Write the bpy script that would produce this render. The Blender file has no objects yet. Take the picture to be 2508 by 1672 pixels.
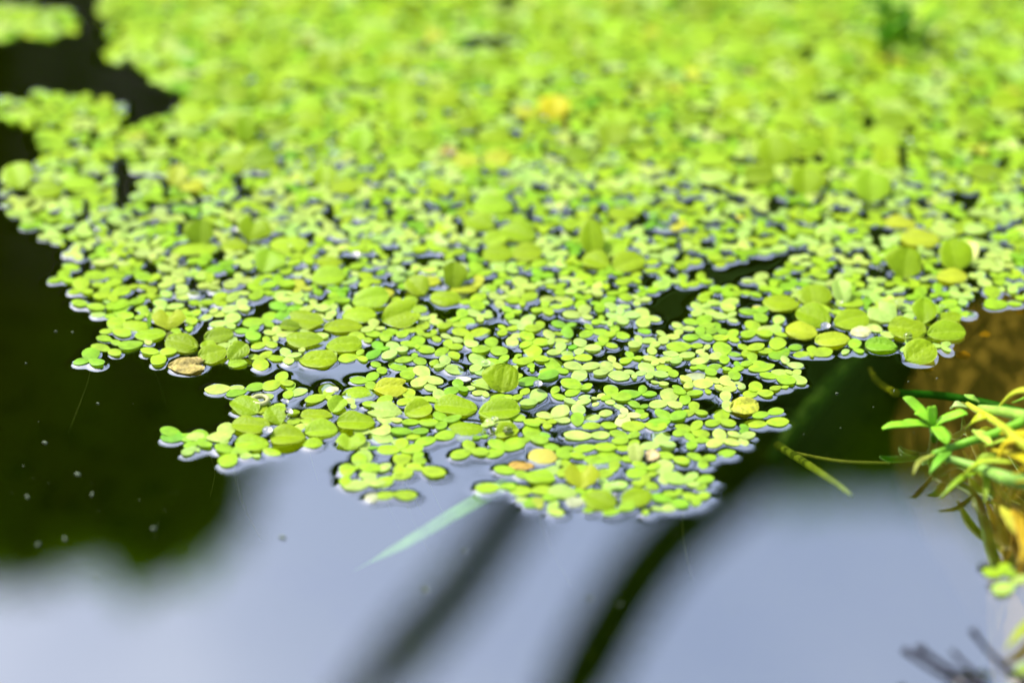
import bpy, math, random
import numpy as np
from mathutils import Vector, Matrix

SC = bpy.context.scene
COL = SC.collection
rnd = random.Random(11)
RAD = math.radians

# ------------------------------------------------------------------ camera, light, exposure
F_PX = 6967.0                      # 100 mm macro on a 36 mm sensor, in photograph pixels (2508 wide)
CXP, CYP = 1254.0, 836.0
ELEV = RAD(32.0)
DIST = 0.58
CAM = Vector((0, -DIST*math.cos(ELEV), DIST*math.sin(ELEV)))
FWD = (-CAM).normalized()
RIGHT = Vector((1, 0, 0))
UP = RIGHT.cross(FWD).normalized()

def ray(px, py):
    return (FWD + RIGHT*((px-CXP)/F_PX) - UP*((py-CYP)/F_PX)).normalized()
def W(px, py, z=0.0):
    d = ray(px, py)
    return CAM + d*((z-CAM.z)/d.z)
def depth(p):
    return (p-CAM).dot(FWD)
def mir(px, py, dist):
    """a real place `dist` metres beyond the water along the mirrored line of sight"""
    d = ray(px, py); p = W(px, py)
    return p + Vector((d.x, d.y, -d.z))*dist

cam = bpy.data.cameras.new('camera')
cam.lens = 100; cam.sensor_width = 36; cam.sensor_fit = 'HORIZONTAL'
cam.clip_start = 0.01; cam.clip_end = 2000
cam.dof.use_dof = True
cam.dof.focus_distance = depth(W(1254, 945))
cam.dof.aperture_fstop = 6.1
camo = bpy.data.objects.new('camera', cam); COL.objects.link(camo)
camo.matrix_world = Matrix((RIGHT, UP, -FWD)).transposed().to_4x4()
camo.location = CAM
SC.camera = camo

SUN_EL, SUN_AZ = RAD(56), RAD(-62)       # azimuth from +Y towards +X
world = bpy.data.worlds.new('World'); SC.world = world; world.use_nodes = True
nt = world.node_tree; nt.nodes.clear()
sky = nt.nodes.new('ShaderNodeTexSky'); sky.sky_type = 'NISHITA'; sky.sun_disc = False
sky.sun_elevation = SUN_EL; sky.sun_rotation = SUN_AZ
sky.air_density = 1.0; sky.dust_density = 3.2; sky.ozone_density = 1.2
bg = nt.nodes.new('ShaderNodeBackground'); bg.inputs['Strength'].default_value = 0.15
wo = nt.nodes.new('ShaderNodeOutputWorld')
# thin high cloud veils: the same sky, whiter in soft streaks
tc = nt.nodes.new('ShaderNodeTexCoord'); mp = nt.nodes.new('ShaderNodeMapping'); mp.inputs['Scale'].default_value = (3.2, 1.6, 4.0); mp.inputs['Rotation'].default_value = (0, .3, .6)
cn = nt.nodes.new('ShaderNodeTexNoise'); cn.inputs['Scale'].default_value = 1.6; cn.inputs['Detail'].default_value = 5; cn.inputs['Distortion'].default_value = .6
cr_ = nt.nodes.new('ShaderNodeMapRange'); cr_.inputs['From Min'].default_value = .38; cr_.inputs['From Max'].default_value = .66
hs = nt.nodes.new('ShaderNodeHueSaturation'); hs.inputs['Saturation'].default_value = .62; hs.inputs['Value'].default_value = 1.32
mxs = nt.nodes.new('ShaderNodeMixRGB')
nt.links.new(tc.outputs['Generated'], mp.inputs['Vector']); nt.links.new(mp.outputs[0], cn.inputs['Vector']); nt.links.new(cn.outputs['Fac'], cr_.inputs['Value'])
nt.links.new(sky.outputs[0], hs.inputs['Color']); nt.links.new(sky.outputs[0], mxs.inputs[1]); nt.links.new(hs.outputs[0], mxs.inputs[2]); nt.links.new(cr_.outputs[0], mxs.inputs['Fac'])
nt.links.new(mxs.outputs[0], bg.inputs[0]); nt.links.new(bg.outputs[0], wo.inputs[0])

sun = bpy.data.lights.new('sun', 'SUN'); sun.energy = 3.2; sun.angle = RAD(0.6); sun.color = (1, .96, .88)
suno = bpy.data.objects.new('sun', sun); COL.objects.link(suno)
sd = Vector((math.sin(SUN_AZ)*math.cos(SUN_EL), math.cos(SUN_AZ)*math.cos(SUN_EL), math.sin(SUN_EL)))
suno.rotation_euler = sd.to_track_quat('Z', 'Y').to_euler()

SC.view_settings.view_transform = 'Standard'; SC.view_settings.look = 'None'
SC.view_settings.exposure = 1.28; SC.view_settings.gamma = 1.0
SC.render.engine = 'CYCLES'
SC.cycles.caustics_reflective = False; SC.cycles.caustics_refractive = False
SC.cycles.sample_clamp_indirect = 6.0
SC.cycles.max_bounces = 8; SC.cycles.transparent_max_bounces = 12
SC.cycles.use_denoising = True

# ------------------------------------------------------------------ helpers
def tag(o, label=None, cat=None, group=None, kind=None):
    if label: o['label'] = label
    if cat: o['category'] = cat
    if group: o['group'] = group
    if kind: o['kind'] = kind
    return o
def empty(name, loc, rz=0.0):
    o = bpy.data.objects.new(name, None); o.empty_display_size = .002
    o.location = loc; o.rotation_euler = (0, 0, rz); COL.objects.link(o); return o
def link(name, me, mat=None, parent=None):
    o = bpy.data.objects.new(name, me); COL.objects.link(o)
    if mat is not None and not me.materials: me.materials.append(mat)
    if parent is not None: o.parent = parent
    return o
def mesh(name, v, f, smooth=True, uv=None):
    me = bpy.data.meshes.new(name)
    me.from_pydata([tuple(p) for p in v], [], f)
    if smooth: me.polygons.foreach_set('use_smooth', [True]*len(me.polygons))
    if uv is not None:
        l = me.uv_layers.new(name='UVMap')
        idx = np.empty(len(me.loops), dtype=np.int32); me.loops.foreach_get('vertex_index', idx)
        l.data.foreach_set('uv', np.asarray(uv, dtype=np.float32)[idx].ravel())
    me.update(); return me
def fast_mesh(name, V, Q, smooth=True):
    """V (n,3) float, Q (m,k) int: bulk mesh"""
    me = bpy.data.meshes.new(name); k = Q.shape[1]
    me.vertices.add(len(V)); me.vertices.foreach_set('co', V.astype(np.float32).ravel())
    me.loops.add(Q.size); me.loops.foreach_set('vertex_index', Q.astype(np.int32).ravel())
    me.polygons.add(len(Q))
    me.polygons.foreach_set('loop_start', np.arange(0, Q.size, k, dtype=np.int32))
    me.polygons.foreach_set('loop_total', np.full(len(Q), k, dtype=np.int32))
    if smooth: me.polygons.foreach_set('use_smooth', np.ones(len(Q), dtype=bool))
    me.update(calc_edges=True); me.validate(); return me
def tube(pts, radii, seg=8, cap=True):
    """a tapered tube along points, returns v, f"""
    v, f = [], []
    pts = [Vector(p) for p in pts]
    n = len(pts); prev = None
    for i, p in enumerate(pts):
        t = (pts[min(i+1, n-1)]-pts[max(i-1, 0)]).normalized()
        if prev is None:
            a = Vector((0, 0, 1)) if abs(t.z) < .9 else Vector((1, 0, 0))
            s = t.cross(a).normalized()
        else:
            s = (prev - t*prev.dot(t)).normalized()
        prev = s; b = t.cross(s)
        r = radii[i] if hasattr(radii, '__len__') else radii
        for k in range(seg):
            a = 2*math.pi*k/seg
            v.append(p + (s*math.cos(a)+b*math.sin(a))*r)
    for i in range(n-1):
        for k in range(seg):
            k2 = (k+1) % seg
            f.append((i*seg+k, i*seg+k2, (i+1)*seg+k2, (i+1)*seg+k))
    if cap:
        f.append(tuple(range(seg))[::-1]); f.append(tuple(range((n-1)*seg, n*seg)))
    return v, f
def smooth_path(pts, n=14):
    """Catmull-Rom through points"""
    P = [Vector(p) for p in pts]; P = [P[0]*2-P[1]] + P + [P[-1]*2-P[-2]]
    out = []
    segs = len(P)-3
    for i in range(n):
        t = i/(n-1)*segs; k = min(int(t), segs-1); u = t-k
        a, b, c, d = P[k:k+4]
        out.append(.5*((2*b)+(c-a)*u+(2*a-5*b+4*c-d)*u*u+(3*b-a-3*c+d)*u**3))
    return out

# ------------------------------------------------------------------ materials
def new_mat(name):
    m = bpy.data.materials.new(name); m.use_nodes = True
    t = m.node_tree; t.nodes.clear()
    o = t.nodes.new('ShaderNodeOutputMaterial')
    return m, t, o
def N(t, typ, **kw):
    n = t.nodes.new(typ)
    for k, v in kw.items(): setattr(n, k, v)
    return n

def plant_mat(name, colour_from, trans=.35, rough=.32, spec=.5, bump=0.0, ribs=False, spots=.12, scale=900):
    """thin leaf tissue: gloss + diffuse + light passing through; colour per plant, mottling by noise"""
    m, t, o = new_mat(name)
    if colour_from == 'object':
        c = N(t, 'ShaderNodeObjectInfo').outputs['Color']
    elif colour_from == 'attr':
        c = N(t, 'ShaderNodeAttribute', attribute_name='tint').outputs['Color']
    else:
        r = N(t, 'ShaderNodeRGB'); r.outputs[0].default_value = (*colour_from, 1); c = r.outputs[0]
    geo = N(t, 'ShaderNodeNewGeometry')
    nz = N(t, 'ShaderNodeTexNoise'); nz.inputs['Scale'].default_value = scale; nz.inputs['Detail'].default_value = 3
    t.links.new(geo.outputs['Position'], nz.inputs['Vector'])
    hsv = N(t, 'ShaderNodeHueSaturation')
    mr = N(t, 'ShaderNodeMapRange'); mr.inputs['From Min'].default_value = .3; mr.inputs['From Max'].default_value = .7
    mr.inputs['To Min'].default_value = 1-spots; mr.inputs['To Max'].default_value = 1+spots
    t.links.new(nz.outputs['Fac'], mr.inputs['Value'])
    t.links.new(mr.outputs[0], hsv.inputs['Value']); t.links.new(c, hsv.inputs['Color'])
    col = hsv.outputs['Color']
    height = nz.outputs['Fac']
    if ribs:
        uv = N(t, 'ShaderNodeUVMap')
        sx = N(t, 'ShaderNodeSeparateXYZ'); t.links.new(uv.outputs[0], sx.inputs[0])
        # midrib slightly paler (a feature of the leaf itself)
        a = N(t, 'ShaderNodeMath', operation='SUBTRACT'); t.links.new(sx.outputs['X'], a.inputs[0]); a.inputs[1].default_value = .5
        b = N(t, 'ShaderNodeMath', operation='ABSOLUTE'); t.links.new(a.outputs[0], b.inputs[0])
        rr = N(t, 'ShaderNodeMapRange'); rr.inputs['From Min'].default_value = 0.0; rr.inputs['From Max'].default_value = .05
        rr.inputs['To Min'].default_value = .09; rr.inputs['To Max'].default_value = 0
        t.links.new(b.outputs[0], rr.inputs['Value'])
        mx = N(t, 'ShaderNodeMixRGB'); t.links.new(rr.outputs[0], mx.inputs['Fac']); t.links.new(col, mx.inputs[1])
        mx.inputs[2].default_value = (.62, .74, .16, 1)
        # warm rim
        re = N(t, 'ShaderNodeMapRange'); re.inputs['From Min'].default_value = .455; re.inputs['From Max'].default_value = .5
        re.inputs['To Min'].default_value = 0; re.inputs['To Max'].default_value = .45
        t.links.new(b.outputs[0], re.inputs['Value'])
        mx2 = N(t, 'ShaderNodeMixRGB'); t.links.new(re.outputs[0], mx2.inputs['Fac']); t.links.new(mx.outputs[0], mx2.inputs[1])
        mx2.inputs[2].default_value = (.42, .46, .08, 1)
        col = mx2.outputs[0]
        vo = N(t, 'ShaderNodeTexVoronoi'); vo.inputs['Scale'].default_value = 1500
        t.links.new(geo.outputs['Position'], vo.inputs['Vector'])
        height = vo.outputs['Distance']
    p = N(t, 'ShaderNodeBsdfPrincipled'); p.inputs['Roughness'].default_value = rough
    p.inputs['Specular IOR Level'].default_value = spec
    t.links.new(col, p.inputs['Base Color'])
    tr = N(t, 'ShaderNodeBsdfTranslucent')
    h2 = N(t, 'ShaderNodeHueSaturation'); h2.inputs['Saturation'].default_value = 1.12; h2.inputs['Value'].default_value = 1.2
    t.links.new(col, h2.inputs['Color']); t.links.new(h2.outputs[0], tr.inputs['Color'])
    if bump:
        bp = N(t, 'ShaderNodeBump'); bp.inputs['Strength'].default_value = bump; bp.inputs['Distance'].default_value = .0002
        t.links.new(height, bp.inputs['Height']); t.links.new(bp.outputs[0], p.inputs['Normal'])
    ms = N(t, 'ShaderNodeMixShader'); ms.inputs[0].default_value = trans
    t.links.new(p.outputs[0], ms.inputs[1]); t.links.new(tr.outputs[0], ms.inputs[2])
    t.links.new(ms.outputs[0], o.inputs[0])
    return m

M_FROND = plant_mat('duckweed_tissue', 'object', .36, .36, .50, .25, spots=.20, scale=520)
M_FROND_A = plant_mat('duckweed_tissue_mass', 'attr', .42, .42, .28, .0, spots=.20, scale=520)
M_LEAF = plant_mat('fern_leaf', 'object', .40, .50, .24, .35, ribs=True, spots=.08, scale=600)
M_STALK = plant_mat('stalk', 'object', .35, .5, .25, .3, spots=.30, scale=260)
M_DEAD = plant_mat('decayed_leaf', 'object', .15, .6, .3, .6, spots=.55, scale=700)
M_REED = plant_mat('reed_leaf', (.05, .11, .010), .3, .8, .05, 0, spots=.15, scale=20)
M_TREE = plant_mat('shrub_leaf', (.09, .19, .003), .40, .9, .0, 0, spots=.7, scale=2.6)

def simple(name, c, rough=.8, nscale=40, var=.4, c2=None, bump=.3, bdist=.002):
    m, t, o = new_mat(name)
    geo = N(t, 'ShaderNodeNewGeometry')
    nz = N(t, 'ShaderNodeTexNoise'); nz.inputs['Scale'].default_value = nscale; nz.inputs['Detail'].default_value = 6
    t.links.new(geo.outputs['Position'], nz.inputs['Vector'])
    cr = N(t, 'ShaderNodeValToRGB')
    c2 = c2 or tuple(x*(1-var) for x in c)
    cr.color_ramp.elements[0].position = .35; cr.color_ramp.elements[0].color = (*c2, 1)
    cr.color_ramp.elements[1].position = .65; cr.color_ramp.elements[1].color = (*c, 1)
    t.links.new(nz.outputs['Fac'], cr.inputs[0])
    p = N(t, 'ShaderNodeBsdfPrincipled'); p.inputs['Roughness'].default_value = rough
    t.links.new(cr.outputs[0], p.inputs['Base Color'])
    b = N(t, 'ShaderNodeBump'); b.inputs['Strength'].default_value = bump; b.inputs['Distance'].default_value = bdist
    t.links.new(nz.outputs['Fac'], b.inputs['Height']); t.links.new(b.outputs[0], p.inputs['Normal'])
    t.links.new(p.outputs[0], o.inputs[0]); return m
M_GROUND = simple('earth', (.014, .018, .0014), nscale=9, c2=(.009, .013, .0010))
M_GROUND.node_tree.nodes['Principled BSDF'].inputs['Specular IOR Level'].default_value = 0.0
M_ROCK = simple('ochre_rock', (.30, .18, .055), nscale=6, c2=(.27, .165, .050), bump=0)
M_ROCK.node_tree.nodes['Principled BSDF'].inputs['Specular IOR Level'].default_value = 0.0
M_TWIG = simple('dead_wood', (.012, .009, .012), rough=1.0, nscale=900, c2=(.006, .004, .006), bdist=.0002)
M_TWIG.node_tree.nodes['Principled BSDF'].inputs['Specular IOR Level'].default_value = .1
M_BARK = simple('bark', (.08, .06, .04), nscale=30)
M_SPECK = simple('pale_scum', (.10, .13, .075), nscale=2000, bdist=.0001)

def water_mat(ior):
    m, t, o = new_mat('pond_water')
    fr = N(t, 'ShaderNodeFresnel')
    geo = N(t, 'ShaderNodeNewGeometry')       # same reflectance from either side of the surface
    mr = N(t, 'ShaderNodeMapRange'); mr.inputs['To Min'].default_value = ior; mr.inputs['To Max'].default_value = 1/ior
    t.links.new(geo.outputs['Backfacing'], mr.inputs['Value']); t.links.new(mr.outputs[0], fr.inputs['IOR'])
    tr = N(t, 'ShaderNodeBsdfTransparent'); tr.inputs[0].default_value = (.74, .78, .50, 1)
    gl = N(t, 'ShaderNodeBsdfGlossy'); gl.inputs['Roughness'].default_value = 0.0
    gl.inputs['Color'].default_value = (1, 1, 1, 1)
    ms = N(t, 'ShaderNodeMixShader')
    t.links.new(fr.outputs[0], ms.inputs[0]); t.links.new(tr.outputs[0], ms.inputs[1]); t.links.new(gl.outputs[0], ms.inputs[2])
    t.links.new(ms.outputs[0], o.inputs[0]); return m
M_WATER = water_mat(4.0)
def drop_mat():
    m, t, o = new_mat('water_drop')
    g = N(t, 'ShaderNodeBsdfGlass'); g.inputs['IOR'].default_value = 1.33; g.inputs['Roughness'].default_value = .16
    t.links.new(g.outputs[0], o.inputs[0]); return m
M_DROP = drop_mat()

# ------------------------------------------------------------------ the ground with the pond in it
def ground_h(x, y):
    # pond: rounded rectangle, bed 0.11 below the surface, bank 0.05 above
    dx = np.maximum(np.abs(x)-1.15, 0); dy = np.maximum(np.abs(y-.22)-.62, 0)
    d = np.sqrt(dx*dx+dy*dy)
    s = np.clip(d/.3, 0, 1); s = s*s*(3-2*s)
    return -.11 + .17*s + .006*np.sin(x*23+1)*np.cos(y*19) + .012*np.sin(x*3.1)*np.sin(y*2.3)*s
g = np.concatenate([-np.geomspace(1.7, 400, 26)[::-1], np.linspace(-1.6, 1.6, 81), np.geomspace(1.7, 400, 26)])
GX, GY = np.meshgrid(g, g)
V = np.stack([GX, GY, ground_h(GX, GY)], -1).reshape(-1, 3)
n = len(g); ii = np.arange(n*n).reshape(n, n)
Q = np.stack([ii[:-1, :-1], ii[:-1, 1:], ii[1:, 1:], ii[1:, :-1]], -1).reshape(-1, 4)
tag(link('ground', fast_mesh('ground', V, Q), M_GROUND), 'dark muddy pond bed rising to an earth bank', None, None, 'structure')

# ------------------------------------------------------------------ floating plants: where everything lies
CELL = .0003
X0, X1, Y0, Y1 = -.150, .150, -.128, .215
NX, NY = int(round((X1-X0)/CELL))+1, int(round((Y1-Y0)/CELL))+1
xs = X0+np.arange(NX)*CELL; ys = Y0+np.arange(NY)*CELL
occ = np.zeros((NY, NX), bool)                # covered by a plant
hfix = np.zeros((NY, NX), np.float32)         # height of the water's contact line there
hw = np.zeros((NY, NX), np.float32)

def stamp(poly_xy, h):
    """mark a convex-ish polygon (list of (x,y)) as covered, wetted up to height h"""
    P = np.asarray(poly_xy); lo = P.min(0); hi = P.max(0)
    i0 = max(int((lo[0]-X0)/CELL), 0); i1 = min(int((hi[0]-X0)/CELL)+2, NX)
    j0 = max(int((lo[1]-Y0)/CELL), 0); j1 = min(int((hi[1]-Y0)/CELL)+2, NY)
    if i0 >= i1 or j0 >= j1: return
    gx, gy = np.meshgrid(xs[i0:i1], ys[j0:j1])
    ins = np.zeros(gx.shape, bool)
    px, py = P[:, 0], P[:, 1]; m = len(P); k = m-1
    for q in range(m):
        c = ((py[q] > gy) != (py[k] > gy)) & (gx < (px[k]-px[q])*(gy-py[q])/(py[k]-py[q]+1e-12)+px[q])
        ins ^= c; k = q
    occ[j0:j1, i0:i1] |= ins
    hfix[j0:j1, i0:i1][ins] = h
def cover(poly_xy):
    P = np.asarray(poly_xy); c = P.mean(0)
    pts = np.concatenate([P*.95+c*.05, P*.55+c*.45, c[None]])
    i = ((pts[:, 0]-X0)/CELL).round().astype(int); j = ((pts[:, 1]-Y0)/CELL).round().astype(int)
    ok = (i >= 0) & (i < NX) & (j >= 0) & (j < NY)
    if ok.sum() == 0: return 1.0
    return occ[j[ok], i[ok]].mean()

# --- colours
LIME = (.248, .41, .010); PALE = (.330, .475, .085); MID = (.185, .37, .010); DEEP = (.14, .34, .010)
YEL = (.33, .39, .02); FERN = (.215, .335, .001); FERN_D = (.17, .27, .001); FERN_Y = (.33, .41, .015)
WHITE = (.34, .38, .20); ORANGE = (.70, .36, .02); BROWN = (.27, .22, .05); PINK = (.36, .30, .13)
def vary(c, s=.12, r=rnd):
    k = 1+r.uniform(-s, s)
    return (max(c[0]*k*(1+r.uniform(-s, s)), 0), max(c[1]*k, 0), max(c[2]*k*(1+r.uniform(-2*s, 2*s)), 0), 1)

# --- floating-fern leaves -------------------------------------------------
def leaf_mesh(L, Wd, fold=11, cup=.06, notch=0.0, taper=.12, ribs=.00006, nr=9, curl=0.0, nu=15, ntt=23, seed=0, double=False):
    """blade lying along +x from its base (x=0); two halves meet at the midrib, ribs run out from it"""
    r = random.Random(seed)
    v, uv = [], []
    a1, a2 = r.uniform(-.10, .10), r.uniform(0, 6); asy = r.uniform(-.16, .16); tw = r.uniform(-.14, .14); wob = r.uniform(.01, .09); nr = nr+r.uniform(-2, 2); bend = r.uniform(-.10, .10)
    ribs *= 1.7
    for i in range(ntt):
        t = i/(ntt-1); te = .5-.5*math.cos(math.pi*t)
        q = 2*te-1
        w = max(1-abs(q)**2.15, 0)**.55
        w *= (1-taper*(1-te)**1.6) * (1+a1*math.sin(3*te+a2))
        w = max(w, .04)
        for j in range(nu):
            u = -1+2*j/(nu-1)
            if notch:
                w = (math.sin(math.pi/2*min(te*1.25, 1))**(.75+taper*.4))*.98+.02
                x = te*L*(1.06-notch*1.25*math.exp(-(u/.30)**2)-.42*abs(u)**3)
            else:
                x = te*L
            y = u*w*Wd/2*(1+asy*u)*(1+wob*math.sin(9*te+a2+2*u)) + bend*L*(te-.5)**2
            z = abs(y)*math.tan(RAD(fold)) - cup*Wd*(u*u*u*u)*w - cup*L*.6*q*q
            z += curl*L*(te-.5)**2 + tw*u*(te-.5)*Wd*.6 + .02*L*math.sin(5*te+a2)*u*u
            z += ribs*math.cos(2*math.pi*(nr*(te-.33*abs(u)*w)))*(1-u**6)*min(1, 6*w*abs(u))
            v.append((x, y, z)); uv.append((.5+u/2, te))
    f = []
    for i in range(ntt-1):
        for j in range(nu-1):
            a = i*nu+j; f.append((a, a+nu, a+nu+1, a+1))
    # a rim that turns down: the thickness of the blade
    loop = [i*nu for i in range(ntt)] + [(ntt-1)*nu+j for j in range(1, nu)] + [i*nu+nu-1 for i in range(ntt-2, -1, -1)] + [j for j in range(nu-2, 0, -1)]
    th = max(.00018, L*.022); base = len(v); c = (L/2, 0); m = len(loop)
    for k in loop: v.append(v[k]); uv.append(uv[k])
    for k in loop:
        x, y, z = v[k]; v.append((c[0]+(x-c[0])*.965, y*.965, z-th)); uv.append(uv[k])
    for k in range(m):
        k2 = (k+1) % m; f.append((base+k2, base+k, base+m+k, base+m+k2))
    return mesh('leaf', v, f, True, uv)

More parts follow.
